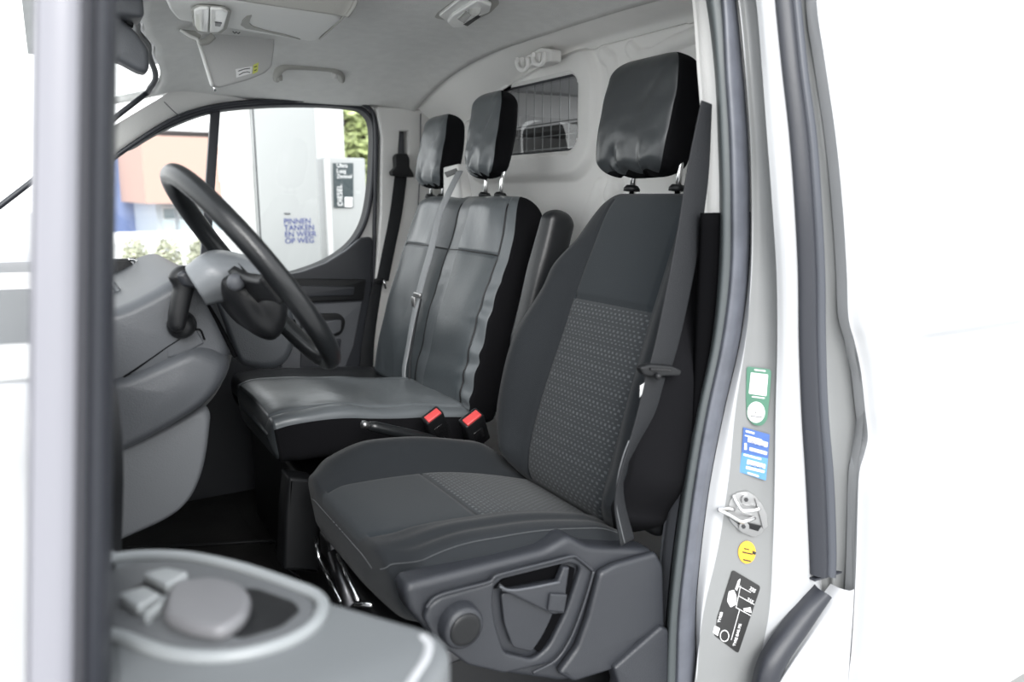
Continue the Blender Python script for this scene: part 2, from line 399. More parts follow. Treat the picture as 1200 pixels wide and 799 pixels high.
tubes('wire_grid', wire, .0017, mat('galvanised_wire', (.30, .31, .31), .5, metal=.3), w1, seg=6)
# cargo hold glimpsed through the pane
CG = mat('cargo_lining', (.30, .30, .30), .8); CG2 = mat('cargo_side_panel', (.05, .05, .05), .7)
vs = [(1.40, -.84, 0), (1.40, .84, 0), (3.6, .84, 0), (3.6, -.84, 0), (1.40, -.84, 1.5), (1.40, .84, 1.5), (3.6, .84, 1.5), (3.6, -.84, 1.5)]
st(mesh('wall_cargo', vs, [(0, 1, 2, 3), (4, 5, 6, 7), (1, 2, 6, 5), (0, 3, 7, 4), (2, 3, 7, 6)], CG, smooth=False))
cl_ = bpy.data.lights.new('load_bay_fill', 'AREA'); cl_.energy = 14; cl_.size = .5; clo = bpy.data.objects.new('load_bay_fill', cl_); C.objects.link(clo); clo.location = (2.2, 0, 1.46)  # added area light that brightens the load bay behind the pane
rk = thing('cargo_rack', (1.9, .55, .5), 'dark shelf rack in the load bay seen through the bulkhead window', 'rack')
for z in (1.23, 1.0): box('shelf', (2.3, .55, z), (1.5, .5, .02), CG2, rk)
for x in (1.58, 2.4, 3.0): box('upright', (x, .32, 1.0), (.03, .03, .95), DSTEEL, rk)
box('crate', (2.0, .55, 1.06), (.35, .35, .09), CG2, rk)

# ------------------------------------------------------------------ far side: passenger door and pillar
FY = .84
op = [(118, 202), (160, 170), (200, 148), (247, 131), (300, 124.5), (360, 123), (410, 126), (428, 133), (436, 150), (436, 190), (432, 235), (424, 265), (408, 288), (380, 307), (340, 321), (300, 326), (240, 330), (160, 338), (118, 342)]
O3 = [at(x, y, Y=FY) for x, y in op]
d1 = st(thing('door_1', (.6, FY, 0), 'passenger door on the far side with a large side window', 'door'))
def inner(P, k, y):   # scale outline about its middle
    c = sum(P, V()) / len(P); return [V((c.x + (p.x - c.x) * k, y, c.z + (p.z - c.z) * k)) for p in P]
def offs(P, d, y):
    out = []; n = len(P)
    for i in range(n):
        t = (P[(i + 1) % n] - P[i - 1]); t.y = 0; t.normalize(); nn = V((-t.z, 0, t.x)); out.append(V((P[i].x + nn.x * d, y, P[i].z + nn.z * d)))
    return out
OS = cr(O3, 150, True); 
# sheet metal frame of the door, dark seal line, light inner line
OUT = offs(OS, .012, FY)
ctr = sum(OS, V()) / len(OS)
sgn = 1 if (OUT[0] - ctr).length > (OS[0] - ctr).length else -1
def ring2(name, a, ya, b, yb_, m, par):
    A = offs(OS, sgn * a, ya); B = offs(OS, sgn * b, yb_); n = len(A)
    return mesh(name, A + B, [(i, (i + 1) % n, n + (i + 1) % n, n + i) for i in range(n)], m, par)
tube('window_seal', offs(OS, sgn * .006, FY), .0085, RUB, d1, closed=True, seg=8)
ring2('window_channel', .000, FY + .0, -.006, FY + .03, PLB, d1)
n_ = len(OS)
mesh('window_glass', offs(OS, -.002, FY + .03), [tuple(range(n_))], GLASS, d1, smooth=False)
plate('divider_bar', [at(247, 128, Y=FY + .02), at(258, 127, Y=FY + .02), at(246, 300, Y=FY + .02), at(235, 300, Y=FY + .02)], (0, -1, 0), RUB, d1, front=.008, back=.015)
# outer ring of light trim around the window (door frame, roof side)
fr_out = [(100, 215), (150, 168), (200, 141), (247, 125), (300, 118), (360, 116), (425, 118), (440, 126), (446, 150), (446, 250), (440, 420), (430, 470), (300, 480), (100, 480)]
d_in = [V((p.x, FY + .004, p.z)) for p in offs(OS, sgn * .004, FY)]
plate('door_skin', [at(x, y, Y=FY + .004) for x, y in [(60, 230), (100, 200), (200, 138), (247, 122), (300, 116), (360, 114), (425, 116), (442, 124), (448, 150), (446, 250), (441, 440), (430, 560), (100, 560), (60, 480)]], (0, -1, 0), LTRIM, d1, front=0, back=.012, holes=[d_in])
tube('aperture_seal', [at(x, y, Y=FY - .012) for x, y in [(100, 212), (140, 180), (200, 141.5), (247, 125.5), (300, 119), (360, 117), (412, 119), (429, 124), (438, 135), (441, 160), (440, 220), (438, 300), (436, 350), (420, 440)]], .0075, RUB, d1, n=80, seg=8)
# bright edge by the glass at the rear (the silver frame)
strapish = [(433, 150), (433, 190), (429, 235), (421, 268)]
# dark inner door card
card = [(330, 322), (352, 318), (380, 308), (404, 293), (420, 279), (433, 277), (435, 283), (433, 350), (425, 400), (416, 445), (416, 620), (140, 620), (140, 345), (240, 330)]
plate('door_card', [at(x, y, Y=FY - .01) for x, y in card], (0, -1, 0), PL, d1, front=.02, back=.01, bevel=.006, r=.01)
def atp(l, y): return [at(a, b, Y=y) for a, b in l]
plate('pull_strip', atp([(332, 326), (428, 327), (425, 351), (332, 355)], FY - .03), (0, -1, 0), PLB, d1, front=.012, back=.005, bevel=.004, r=.006)
plate('strip_inlay', atp([(334, 334), (416, 336), (414, 346), (334, 349)], FY - .045), (0, -1, 0), PL, d1, front=.003, back=.005, bevel=.003, r=.008)
plate('lower_card', atp([(330, 358), (424, 353), (414, 405), (400, 440), (330, 440)], FY - .03), (0, -1, 0), PLG, d1, front=.006, back=.01, bevel=.004, r=.006)
plate('armrest_recess', atp([(352, 374), (372, 367), (398, 367), (405, 376), (400, 392), (352, 402)], FY - .038), (0, -1, 0), PLB, d1, front=.006, back=.004, bevel=.003, r=.02)
plate('armrest_pull', atp([(352, 385), (376, 376), (400, 374), (399, 388), (372, 399), (352, 403)], FY - .046), (0, -1, 0), PLG, d1, front=.008, back=.004, bevel=.004, r=.012)
plate('door_pocket', atp([(352, 406), (400, 396), (396, 420), (388, 442), (352, 442)], FY - .038), (0, -1, 0), PL, d1, front=.006, back=.004, bevel=.003, r=.012)
# outer side wall behind and in front of the door + A pillar trim
st(box('trim_10', (.34, .87, .15), (1.42, .03, .42), PLB, bevel=.004), label='black lower side trim in the passenger footwell', cat='side trim')
st(mesh('wall_right', [V(p) for p in [(1.04, FY + .015, 0), (1.33, FY + .015, 0), (1.33, FY + .015, 1.36), (1.04, FY + .015, 1.36)]], [(0, 1, 2, 3)], LTRIM))
bt = [at(440, 125, Y=FY - .02), at(508, 129, Y=FY - .02), at(508, 250, Y=FY - .02), at(508, 440, Y=FY - .02), at(425, 440, Y=FY - .02), at(437, 350, Y=FY - .02), at(445, 250, Y=FY - .02), at(446, 160, Y=FY - .02)]
pt = st(plate('trim_1', bt, (0, -1, 0), LTRIM, front=.012, back=.02, bevel=.008, r=.01, holes=[rnd(atp([(467, 154), (477, 154), (476, 205), (464, 205)], FY - .02), .003)]), label='light grey pillar trim beside the passenger door with a belt height slot', cat='pillar trim')
box('slot_slider', at(469, 185, Y=FY + .0), (.03, .01, .2), PLG, pt)
tube('trim_joint', atp([(493, 133), (492, 200), (489, 260)], FY - .034), .0018, PLG, pt, n=20, seg=6)
# cant rail and A pillar trim above the passenger window
mid = [(128, 200), (160, 170), (200, 139), (250, 121), (300, 114), (360, 112), (425, 114), (445, 119), (475, 122), (508, 126)]
r0 = [at(x, y - 1, Y=FY - .006) for x, y in [(100, 214), (143, 178), (200, 141), (250, 124), (300, 118), (360, 116), (425, 118), (445, 124), (475, 128), (508, 131)]]
r1 = [at(x, y, Y=FY - .012) + V((0, -.01, .004)) for x, y in [(100, 205), (140, 172), (200, 135), (250, 117), (300, 110), (360, 108), (425, 110), (445, 114), (475, 120), (508, 124)]]
r2 = [at(60, 190, Y=.80), at(120, 155, Y=.80), at(182, 118, Y=.785)] + [V((x, .80, zroof(.80) + .004)) for x in (.42, .55, .7, .85, 1.0, 1.1, 1.19)]
st(surf('trim_2', [r0, r1, r2], LTRIM, nu=16, nv=60), label='light grey trim over the passenger window running down the windscreen pillar', cat='pillar trim')
tube('pillar_joint', atp([(189, 116), (200, 127), (211, 137)], .795), .0012, PLG, bpy.data.objects['trim_2'], n=10, seg=6)
# windscreen with its black edge
wsx = [(y, frontx(y) - .012, zroof(y) - .045) for y in ys]
top = [V((x, y, z)) for y, x, z in wsx if abs(y) < .79]
bot = [V((-.38 + .12 * (abs(p.y) / .8) ** 2 * (1 if p.y > 0 else 0), p.y * 1.0, .84)) for p in top]
w2 = st(thing('window_2', (.2, 0, .84), 'windscreen seen at the far left edge of the cab', 'windscreen'))
surf('glass', [top, bot], GLASS, w2, nu=14, nv=60)
tube('header_seal', top, .008, RUB, w2, seg=8)
pil = [top[-1].lerp(bot[-1], k / 12) for k in range(13)]
tube('pillar_seal', pil, .008, RUB, w2, seg=8)
pil2 = [top[0].lerp(bot[0], k / 12) for k in range(13)]
st(tube('trim_4', [p + V((0, -.03, 0)) for p in pil2], .035, PAINT, seg=10), label='near windscreen pillar of white metal behind the open door frame', cat='pillar')
# firewall, scuttle below the glass
st(mesh('wall_front', [V(p) for p in [(-.36, -.86, -.05), (-.36, .86, -.05), (-.36, .86, .84), (-.36, -.86, .84)]], [(0, 1, 2, 3)], PLB))
sk = surf('wall_left', [[(-.9, -.93, z), (-.3, -.945, z), (-.02, -.95, z)] for z in (-.35, 0, .3, .6, .82)], PAINT, nu=12, nv=20, thick=.03)
st(sk, label='white front body side ahead of the driver door opening', cat='body panel')
st(box('trim_5', (-.01, -.90, .2), (.05, .10, 1.1), PAINT, bevel=.02), label='white hinge pillar at the front of the driver door opening', cat='pillar')

# ------------------------------------------------------------------ near side: door pillar, seals, jamb and body side
YS = [0, 80, 160, 240, 320, 400, 480, 560, 640, 720, 799]
cols = dict(
 a=[815, 821, 827, 829, 829, 820, 804, 791, 779, 773, 770],
 b=[827, 837, 841, 843, 841, 833, 816, 802, 790, 782, 778],
 s=[846, 850, 855, 857, 856, 846, 829, 815, 804, 795, 792],
 c=[860, 868, 874, 876, 874, 864, 846, 830, 819, 812, 813],
 d=[865, 873, 879, 881, 880, 874, 862, 854, 842, 824, 814],
 e=[886, 893, 899, 905, 910, 911, 909, 908, 906, 901, 884],
 e2=[899, 906, 914, 921, 925, 927, 928, 930, 932, 934, 915],
 f=[914, 922, 931, 937, 941, 942, 945, 950, 954, 958, 950],
 g=[933, 941, 952, 958, 962, 963, 966, 974, 977, 975, 965],
 h=[948, 957, 967, 976, 981, 990, 1004, 994, 993, 992, 985],
 i=[956, 966, 978, 986, 991, 1000, 1012, 1004, 1001, 998, 992])
dep_ = dict(a=-.80, b=-.835, s=-.868, c=-.872, d=-.885, e=-.930, e2=-.945, f=-.948, g=-.952, h=-.958, i=-.985)
def tumble(py): return .055 * max(0, (300 - py) / 300) ** 1.8
def col(k, dy=0, ex=0, extra=True):
    P = [at(x + ex, y, Y=dep_[k] + tumble(y) + dy) for x, y in zip(cols[k], YS)]
    if extra:
        x0 = cols[k][0] * 2 - cols[k][1]; x1 = cols[k][-1] * 2 - cols[k][-2]
        P = [at(x0 + ex - 6, -80, Y=dep_[k] + .075 + dy)] + P + [at(x1 + ex, 880, Y=dep_[k] + dy)]
    return P
pil = st(thing('trim_3', (.93, -.87, 0), 'door pillar at the rear of the driver opening, grey jamb with white edges', 'door pillar'))
light = col('a'); 
kA = 6
surf('pillar_lining', [[p + V((.30, .02, 0)) for p in light[:kA + 1]], [p + V((.03, .012, 0)) for p in light[:kA + 1]], light[:kA + 1], col('b')[:kA + 1]], LTRIM, pil, nu=14, nv=50)
surf('lower_lining', [[p + V((.30, .02, 0)) for p in light[kA - 1:]], [p + V((.03, .012, 0)) for p in light[kA - 1:]], [p + V((-.0006, .003, 0)) for p in light[kA - 1:]], [p + V((0, .003, 0)) for p in col('b')[kA - 1:]]], PLG, pil, nu=14, nv=50)
bb, ss, cc = col('b'), col('s'), col('c')
surf('aperture_seal', [[p + V((.012, .012, 0)) for p in bb], bb, [(p * .5 + q * .5) + V((-.010, -.004, 0)) for p, q in zip(bb, ss)], [p + V((0.001, 0.003, 0)) for p in ss]], RUB2, pil, nu=16, nv=90)
surf('seal_lip', [[p + V((0.001, 0.003, 0)) for p in ss], [p * .75 + q * .25 + V((-.009, -.006, 0)) for p, q in zip(ss, cc)], [p * .3 + q * .7 + V((-.007, -.007, 0)) for p, q in zip(ss, cc)], cc, [p + V((.010, .004, 0)) for p in cc]], RUB3, pil, nu=18, nv=90)
dd, ee, e2, ff, gg, hh, ii = (col(k) for k in 'd e e2 f g h i'.split())
surf('flange', [[p + V((.012, .004, 0)) for p in cc], [p * .5 + q * .5 + V((.002, -.006, 0)) for p, q in zip(cc, dd)], dd], PAINT, pil, nu=12, nv=90)
surf('jamb', [dd, [p * .85 + q * .15 + V((.012, 0, 0)) for p, q in zip(dd, ee)], [p * .5 + q * .5 + V((.016, 0, 0)) for p, q in zip(dd, ee)], [p * .15 + q * .85 + V((.008, 0, 0)) for p, q in zip(dd, ee)], ee], JGREY, pil, nu=26, nv=90)
surf('outer_edge', [ee, [p * .5 + q * .5 + V((-.003, -.004, 0)) for p, q in zip(ee, e2)], [p + V((0, -.004, 0)) for p in e2], [p + V((.002, 0, 0)) for p in ff], [p + V((.03, .012, 0)) for p in ff]], PAINT, pil, nu=26, nv=90)
surf('rear_channel', [[p + V((.02, .012, 0)) for p in ff], [p * .5 + q * .5 + V((.02, .01, 0)) for p, q in zip(ff, gg)], gg, [p * .5 + q * .5 + V((.005, .002, 0)) for p, q in zip(gg, hh)], hh], JGREY, pil, nu=24, nv=90)
surf('channel_edge', [hh, [p * .5 + q * .5 + V((-.002, -.003, 0)) for p, q in zip(hh, ii)], ii], PAINT, pil, nu=10, nv=90)
# rubber profile between pillar and sliding door, stopping above the sill
sl = thing('door_weatherstrip', at(960, 675, Y=-.96), 'long black rubber strip down the pillar edge, ending above the sill', 'rubber seal')
fk = [(914, 0), (922, 80), (931, 160), (937, 240), (941, 320), (942, 400), (945, 480), (950, 560), (954, 640), (955, 672)]
gk = [(934, 0), (942, 80), (953, 160), (959, 240), (963, 320), (964, 400), (967, 480), (974, 560), (977, 640), (976, 674)]
A = [at(x - 6, y, Y=-.950 + tumble(y)) for x, y in [(905, -80)] + fk]; B = [at(x, y, Y=-.955 + tumble(y)) for x, y in [(925, -80)] + gk]
surf('hollow_bulb', [[p + V((.012, .012, 0)) for p in A], [p + V((-.001, -.004, 0)) for p in A], [p * .62 + q * .38 + V((-.004, -.016, 0)) for p, q in zip(A, B)], [p * .40 + q * .60 + V((0, -.010, 0)) for p, q in zip(A, B)], [p * .40 + q * .60 + V((0.0, -.0099, 0)) for p, q in zip(A, B)]], RUB, sl, nu=26, nv=80)
surf('bulb_lobe', [[p * .42 + q * .58 + V((0, -.0096, 0)) for p, q in zip(A, B)], [p * .34 + q * .66 + V((0, -.014, 0)) for p, q in zip(A, B)], [p * .12 + q * .88 + V((0, -.013, 0)) for p, q in zip(A, B)], [p + V((.0, .004, 0)) for p in B]], mat('dark_slate_rubber', (.060, .065, .078), .45, bump=.2, bscale=60), sl, nu=16, nv=80)
plate('end_cap', [A[-1], B[-1], B[-1] + V((.01, -.012, 0)), A[-1] + V((0, -.012, 0))], (0, 0, 1), RUB, sl, front=.002, back=.002, bevel=.0005)
# lower curved rubber on the sill
s2 = thing('sill_weatherstrip', at(930, 740, Y=-.97), 'short black rubber strip curving down along the white sill edge', 'rubber seal')
c1 = [(960, 690), (945, 706), (925, 732), (905, 760), (893, 782), (886, 810), (882, 850)]
c2 = [(972, 700), (962, 716), (945, 742), (927, 768), (916, 790), (909, 815), (905, 850)]
A = [at(x, y, Y=-.965) for x, y in c1]; B = [at(x, y, Y=-.975) for x, y in c2]
surf('bulb', [[p + V((.01, .02, 0)) for p in A], A, [p * .6 + q * .4 + V((-.004, -.012, .004)) for p, q in zip(A, B)], [p * .3 + q * .7 + V((0, -.012, 0)) for p, q in zip(A, B)], B, [p + V((.005, .02, 0)) for p in B]], RUB, s2, nu=22, nv=40)
lip = [(996, 684), (975, 712), (955, 742), (938, 768), (922, 795), (912, 820), (905, 850)]
L1 = [at(x - 12, y + 5, Y=-.975) for x, y in lip]; L2 = [at(x, y + 8, Y=-.99) for x, y in lip]; L3 = [at(x, y, Y=-.995) for x, y in [(1001, 690), (1000, 712), (998, 742), (996, 768), (994, 795), (992, 820), (990, 850)]]
st(surf('trim_6', [[p + V((0, .02, 0)) for p in L1], L1, L2, L3], PAINT, nu=18, nv=40), label='white sill corner panel below the curved rubber strip', cat='sill panel')
# sliding door skin with its swage lines
def skin():
    edge = [(959, -80), (957, 0), (968, 80), (979.5, 160), (987.5, 240), (992.5, 320), (994.5, 372), (1002, 402), (1009, 435), (1014, 480), (1017, 512), (1013, 532), (1007, 555), (1005, 600), (1004, 640), (1002, 690), (998, 760), (994, 799), (990, 880)]
    E0 = [at(x, y, Y=-.99 + tumble(y)) for x, y in edge]; N_ = 240; E1 = cr(E0, N_); M_ = 120; vs = []; fs = []
    for i, p in enumerate(E1):
        for j in range(M_):
            f = j / (M_ - 1); x = p.x + (3.0 - p.x) * f ** 1.6
            z = p.z; y = p.y - .016 * sm(0, .02, x - p.x) - .02 * sm(0, .5, x - p.x)
            # upper swage, starts a little behind the edge and runs rearwards
            zc = .735 + .03 * sm(1.2, 3.0, x); y += .010 * sm(1.32, 1.38, x) * exp(-((z - zc) / .010) ** 2)
            zc2 = .50 - .04 * exp(-(x - p.x) * 6) + .035 * (x - 1.2); y += -.016 * sm(-.05, .02, zc2 - z) * sm(.0, .06, x - p.x)
            vs.append((x, y, z))
    for i in range(N_ - 1):
        for j in range(M_ - 1): fs.append((i * M_ + j, i * M_ + j + 1, (i + 1) * M_ + j + 1, (i + 1) * M_ + j))
    vs2 = [(p.x, p.y, p.z) for p in E1] + [(p.x + .012, p.y + .03, p.z) for p in E1]
    b = len(vs); vs += vs2; fs += [(b + i, b + i + 1, b + N_ + i + 1, b + N_ + i) for i in range(N_ - 1)]
    return mesh('door_3', vs, fs, PAINT)
st(skin(), label='plain white sliding side door filling the right side', cat='door')
# sill and step at the bottom of the driver opening
sill = st(surf('trim_7', [[(-.05, -.72, .02), (.4, -.72, .02), (.9, -.72, .02)], [(-.05, -.84, .03), (.4, -.84, .03), (.9, -.84, .03)], [(-.05, -.90, .03), (.4, -.90, .03), (.9, -.90, .03)], [(-.05, -.95, -.02), (.4, -.95, -.02), (.9, -.95, -.02)], [(-.05, -.97, -.25), (.4, -.97, -.25), (.9, -.97, -.25)]], PLG, nu=20, nv=20), label='dark grey door sill step below the driver seat', cat='door sill')
lp = [(722, 799), (716, 780), (772, 731), (780, 735), (779, 830), (715, 830)]
st(plate('trim_8', atp(lp, -.845), (0, -1, 0), PL, front=.01, back=.02, bevel=.006, r=.006), label='grey kick panel between driver seat base and door pillar', cat='kick panel')
# black sheet added to paint in the shade behind the driver seat
st(surf('shade_sheet', [[(1.30, -.83, z) for z in (-.0, .4, .8, .97)], [(1.12, -.83, z) for z in (-.0, .4, .8, .97)], [(.96, -.845, z) for z in (0, .4, .78, .97)]], BLACK, nu=12, nv=20, thick=.01), label='black sheet standing for the shade behind the driver seat', cat='pillar trim')
# ================================================================== STICKERS, STRIKER on the grey jamb
def sheet_on(px, py, dx, dy): return at(px + dx, py + dy, Y=-.925)
def jplane(l, y=-.918): return [at(a, b, Y=y) for a, b in l]
def _yc(k, py):
    l = cols[k]
    for (a, b), (c, d) in zip(zip(YS, l), list(zip(YS, l))[1:]):
        if py <= c: return b + (d - b) * (py - a) / (c - a)
    return l[-1]
def atJ(px, py, off=0):   # a point of the jamb surface
    dx, ex = _yc('d', py), _yc('e', py); f = (px - dx) / (ex - dx)
    D_ = at(dx, py, Y=dep_['d'] + tumble(py)); E_ = at(ex, py, Y=dep_['e'] + tumble(py)); p = D_.lerp(E_, f)
    p.x += interp([(0, 0), (.15, .012), (.5, .016), (.85, .008), (1, 0)], f); t = (p - CAM).dot(FW); r = ray(px, py)
    return CAM + r * t - FW * 0 + (-r.normalized() * off)
def setJ(px, py, w=10, h=18):
    global JX, JZ, JN, JP
    JX = (atJ(px + w, py) - atJ(px - w, py)).normalized(); JZ = (atJ(px, py - h) - atJ(px, py + h)).normalized(); JP = atJ(px, py)
    JN = JX.cross(JZ).normalized(); JN = JN if JN.dot(CAM - atJ(px, py)) > 0 else -JN
def pJ(px, py, off=0):    # a point of the flat card laid on the jamb
    r = ray(px, py); t = (JP + JN * off - CAM).dot(JN) / r.dot(JN); return CAM + r * t
setJ(888, 600)
def jp(l, off=.0): return [pJ(a, b, off) for a, b in l]
def jpl(name, l, m, par, off, th=.0006, r=0): return plate(name, jp(l, off), JN, m, par, front=th, back=th, bevel=.0002, r=r)
O0 = .003
setJ(888, 465)
g = thing('green_tag_sticker', atJ(886, 465), 'green hang tag sticker with white circle at top of the grey jamb', 'sticker')
jpl('tag_body', [(875, 429), (904, 433), (902, 465), (899, 492), (893, 499), (883, 498), (875, 489), (874, 465)], GREEN, g, O0, r=.006)
jpl('white_square', [(880, 436.5), (900, 439), (898, 464), (877.5, 461)], WHT, g, O0 + .001, r=.001)
jpl('white_disc', [(886 + 10.3 * cos(t), 483 + 12.3 * sin(t)) for t in [k * .3 for k in range(21)]], WHT, g, O0 + .001)
text('lettering', '›', pJ(884, 485, O0 + .0022), JN, JX, .012, BLK_INK, g)
jpl('text_line', [(879, 486.6), (893, 488.2), (893, 489.4), (879, 487.8)], MC['grey_thread'], g, O0 + .0016)
jpl('tag_caption', [(884, 432.5), (897, 434), (897, 435.5), (884, 434)], WHT, g, O0 + .001)
jpl('tag_footer', [(881, 464), (896, 466), (896, 467.2), (881, 465.2)], WHT, g, O0 + .001)
setJ(884, 530)
b = thing('blue_sticker', atJ(884, 530), 'blue rectangular sticker with white handwritten fields above the striker', 'sticker')
jpl('card_upper', [(871, 500.5), (902, 509), (900, 537), (869, 530)], BLUED, b, O0, r=.001)
jpl('card_lower', [(869, 530), (900, 537), (897.5, 563), (866.5, 553)], BLUE, b, O0, r=.001)
for q in ([(877, 512), (900, 518.5), (899, 524), (876, 517.5)], [(878.5, 524), (899, 529.5), (898.5, 533), (878, 527.5)], [(876, 538.5), (897, 544), (896.5, 549), (875, 543.5)], [(874.5, 546), (896, 551.5), (895.5, 554), (874, 549)]):
    jpl('white_field', q, WHT, b, O0 + .001)
for q in ([(874, 504), (884, 506.7), (884, 508.7), (873.7, 506)], [(873, 509.5), (893, 515), (893, 516.2), (873, 510.7)], [(871.5, 531.5), (892, 537), (892, 539), (871.3, 533.5)], [(876, 553), (889, 557), (889, 559), (876, 555)], [(872.5, 519), (875, 519.6), (875, 527), (872, 526.5)]):
    jpl('printed_line', q, WHT, b, O0 + .001)
for t_, x, y in (('Kersten', 880, 523), ('12-4', 880, 548)): pass
tube('ink_scribble', [pJ(x, y, O0 + .002) for x, y in [(880, 519), (882, 516.5), (883, 520), (886, 518), (888, 521.5), (891, 519.5), (893, 522.5), (897, 521)]], .0006, NAVY, b, n=40, seg=5)
tube('ink_scribble', [pJ(x, y, O0 + .002) for x, y in [(878, 545), (881, 543), (882, 547), (885, 544.5), (888, 548), (891, 546.5), (894, 549)]], .0006, NAVY, b, n=40, seg=5)
setJ(875, 647)
yl = thing('yellow_sticker', atJ(875, 647), 'small round yellow sticker just below the door striker', 'sticker')
jpl('disc', [(875.3 + 10.3 * cos(t), 647 + 13.2 * sin(t)) for t in [k * 2 * pi / 30 for k in range(30)]], YEL, yl, O0)
for q in ([(872, 642), (878, 643.4), (878, 644.6), (872, 643.2)], [(870, 646), (882, 648.6), (882, 650), (870, 647.4)], [(871, 655), (880, 657), (880, 658.4), (871, 656.4)], [(882, 645), (886, 647), (885, 650), (882, 649)]):
    jpl('printed_mark', q, BLK_INK, yl, O0 + .001)
setJ(862, 715)
k = thing('tyre_pressure_label', atJ(862, 715), 'black label with white car outline and figures at the bottom of the jamb', 'label')
jpl('card', [(858.5, 667.5), (891.5, 687), (865, 765.5), (833.5, 742)], BLK_INK, k, O0, r=.006)
cc_ = [(854, 693), (860, 691), (863, 699), (862.5, 708), (856, 711.5), (852, 704)]
jpl('car_outline', cc_, WHT, k, O0 + .001, r=.002)
jpl('car_mast', [(861.5, 690), (865, 680), (867.5, 678), (866.5, 684), (863.5, 692)], WHT, k, O0 + .001)
for q in ([(866, 686.5), (880, 694), (879.8, 694.5), (865.8, 687)], [(866, 698), (884, 708), (883.8, 708.6), (865.8, 698.6)], [(862, 711), (880, 721), (879.8, 721.6), (861.8, 711.6)], [(868, 686), (863, 711), (862.5, 711), (867.5, 686)], [(867, 714), (857, 750), (856.5, 749.7), (866.5, 713.7)]):
    jpl('ruled_line', q, WHT, k, O0 + .001)
def jt(s, px, py, size, ang=0, par=k, m=WHT):
    ax = (JX * cos(ang) + JZ * sin(ang)); return text('lettering', s, pJ(px, py, O0 + .0015), JN, ax if True else JX, size, m, par)
sg = 1
AX = (pJ(884, 697) - pJ(866, 686)).normalized(); AX2 = (pJ(862, 735) - pJ(872, 700)).normalized()
def jt2(s, px, py, size, ax): return text('lettering', s, pJ(px, py, O0 + .0016), JN, ax, size, WHT, k)
jt2('235', 877.5, 690.5, .0095, AX); jt2('215', 874.5, 703.5, .0095, AX)
jpl('tyre_wedge', [(871, 713), (879.5, 711.5), (880.5, 718), (872, 715.5)], WHT, k, O0 + .001)
jt2('TYRE BAR PSI', 861.5, 757, .0075, -AX2); jt2('TYRES', 843.5, 729.5, .0075, -AX2)
jpl('info_square', [(837.5, 733), (843.5, 736), (841, 745), (835.5, 741)], WHT, k, O0 + .001, r=.001)
tube('gauge_ring', [pJ(849 + 5 * cos(t), 745 + 6.5 * sin(t), O0 + .0016) for t in [k_ * 2 * pi / 24 for k_ in range(24)]], .0008, WHT, k, closed=True, seg=6)
# striker
setJ(873, 600)
s = thing('door_striker', atJ(873, 600), 'chrome U-shaped door striker on a dark plate bolted to the jamb', 'door striker')
jpl('base_plate', [(862, 577), (876, 575), (886, 582), (894, 596), (898, 612), (893, 624), (884, 629), (868, 623), (856, 611), (852, 599), (855, 586)], STEEL, s, .003, th=.002, r=.006)
jpl('side_rib', [(884, 583), (891, 588), (898, 602), (899, 616), (894, 620), (890, 604)], STEEL, s, .006, th=.003, r=.003)
for q in ((874.5, 585.5), (871.5, 617)):
    bo = jpl('bolt', [(q[0] + 6 * cos(t), q[1] + 6.5 * sin(t)) for t in [k_ * 2 * pi / 16 for k_ in range(16)]], STEEL, s, .0075, th=.003)
    jpl('bolt_socket', [(q[0] + 2.6 * cos(t), q[1] + 2.8 * sin(t)) for t in [k_ * 2 * pi / 6 for k_ in range(6)]], DSTEEL, bo, .0115, th=.0005)
tube('loop', [pJ(859, 580, .006), pJ(864, 590, .010), pJ(870, 598, .018), pJ(884, 598, .018), pJ(890, 596, .012)], .0032, CHR, s, n=24, seg=10)
tube('loop_lower', [pJ(884, 607, .008), pJ(876, 610, .022), pJ(868, 611, .026), pJ(854, 603, .030), pJ(842, 597, .028), pJ(850, 596, .020), pJ(860, 597, .010)], .0034, CHR, s, n=36, seg=10)
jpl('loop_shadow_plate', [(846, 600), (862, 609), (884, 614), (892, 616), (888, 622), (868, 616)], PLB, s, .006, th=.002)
# ================================================================== DRIVER SEAT
ds = thing('driver_bucket_seat', (.65, -.52, 0), 'dark grey driver seat with woven patterned centre and black headrest cover, nearest', 'car seat')
SY = -.578
wt = [(0, .19), (.12, .225), (.28, .262), (.5, .260), (.68, .230), (.84, .195), (.94, .178), (1, .172)]
tf = [(0, .05), (.2, .06), (.6, .055), (1, .04)]; tb = [(0, .07), (.5, .075), (1, .05)]
def bfront(s, h):
    b = sm(.50, .84, abs(s)) * interp([(0, .015), (.15, .05), (.45, .068), (.7, .04), (.9, .004), (1, 0)], h)
    g = -.006 * exp(-((abs(s) - .515) / .022) ** 2) * (1 if .03 < h < .97 else 0)
    g += -.005 * exp(-((h - .645) / .007) ** 2) * (1 if abs(s) < .515 else 0)
    lum = .010 * exp(-((h - .32) / .22) ** 2) * (1 - abs(s))
    return b + g + lum
def breg(s, h, q):
    if q < -.05: return 'back'
    if abs(s) < .515 and q > .2: return 'insert' if .03 < h < .645 else ('top' if h >= .645 else 'bol')
    if s < -.88: return 'side'
    return 'bol' if q > .35 or s > 0 else 'side'
N_ = dict(insert='backrest_insert', top='backrest_upper_panel', bol='backrest_bolster', back='backrest_shell', side='backrest_side')
M_ = dict(insert=INS, top=FAB, bol=FABB, back=FABK, side=FABK)
bo, bv, bnu, bnv = pillow(N_, [(.895, .36), (.93, .48), (.985, .66), (1.045, .84), (1.098, 1.002)], SY, wt, tf, tb, 3.4, bfront, breg, M_, ds, nu=260, nv=170, e0=.10, e1=.13, uvs=(.0125, .0085), pb=(.515, [(0, .13), (.3, .135), (.6, .127), (1, .118)]))
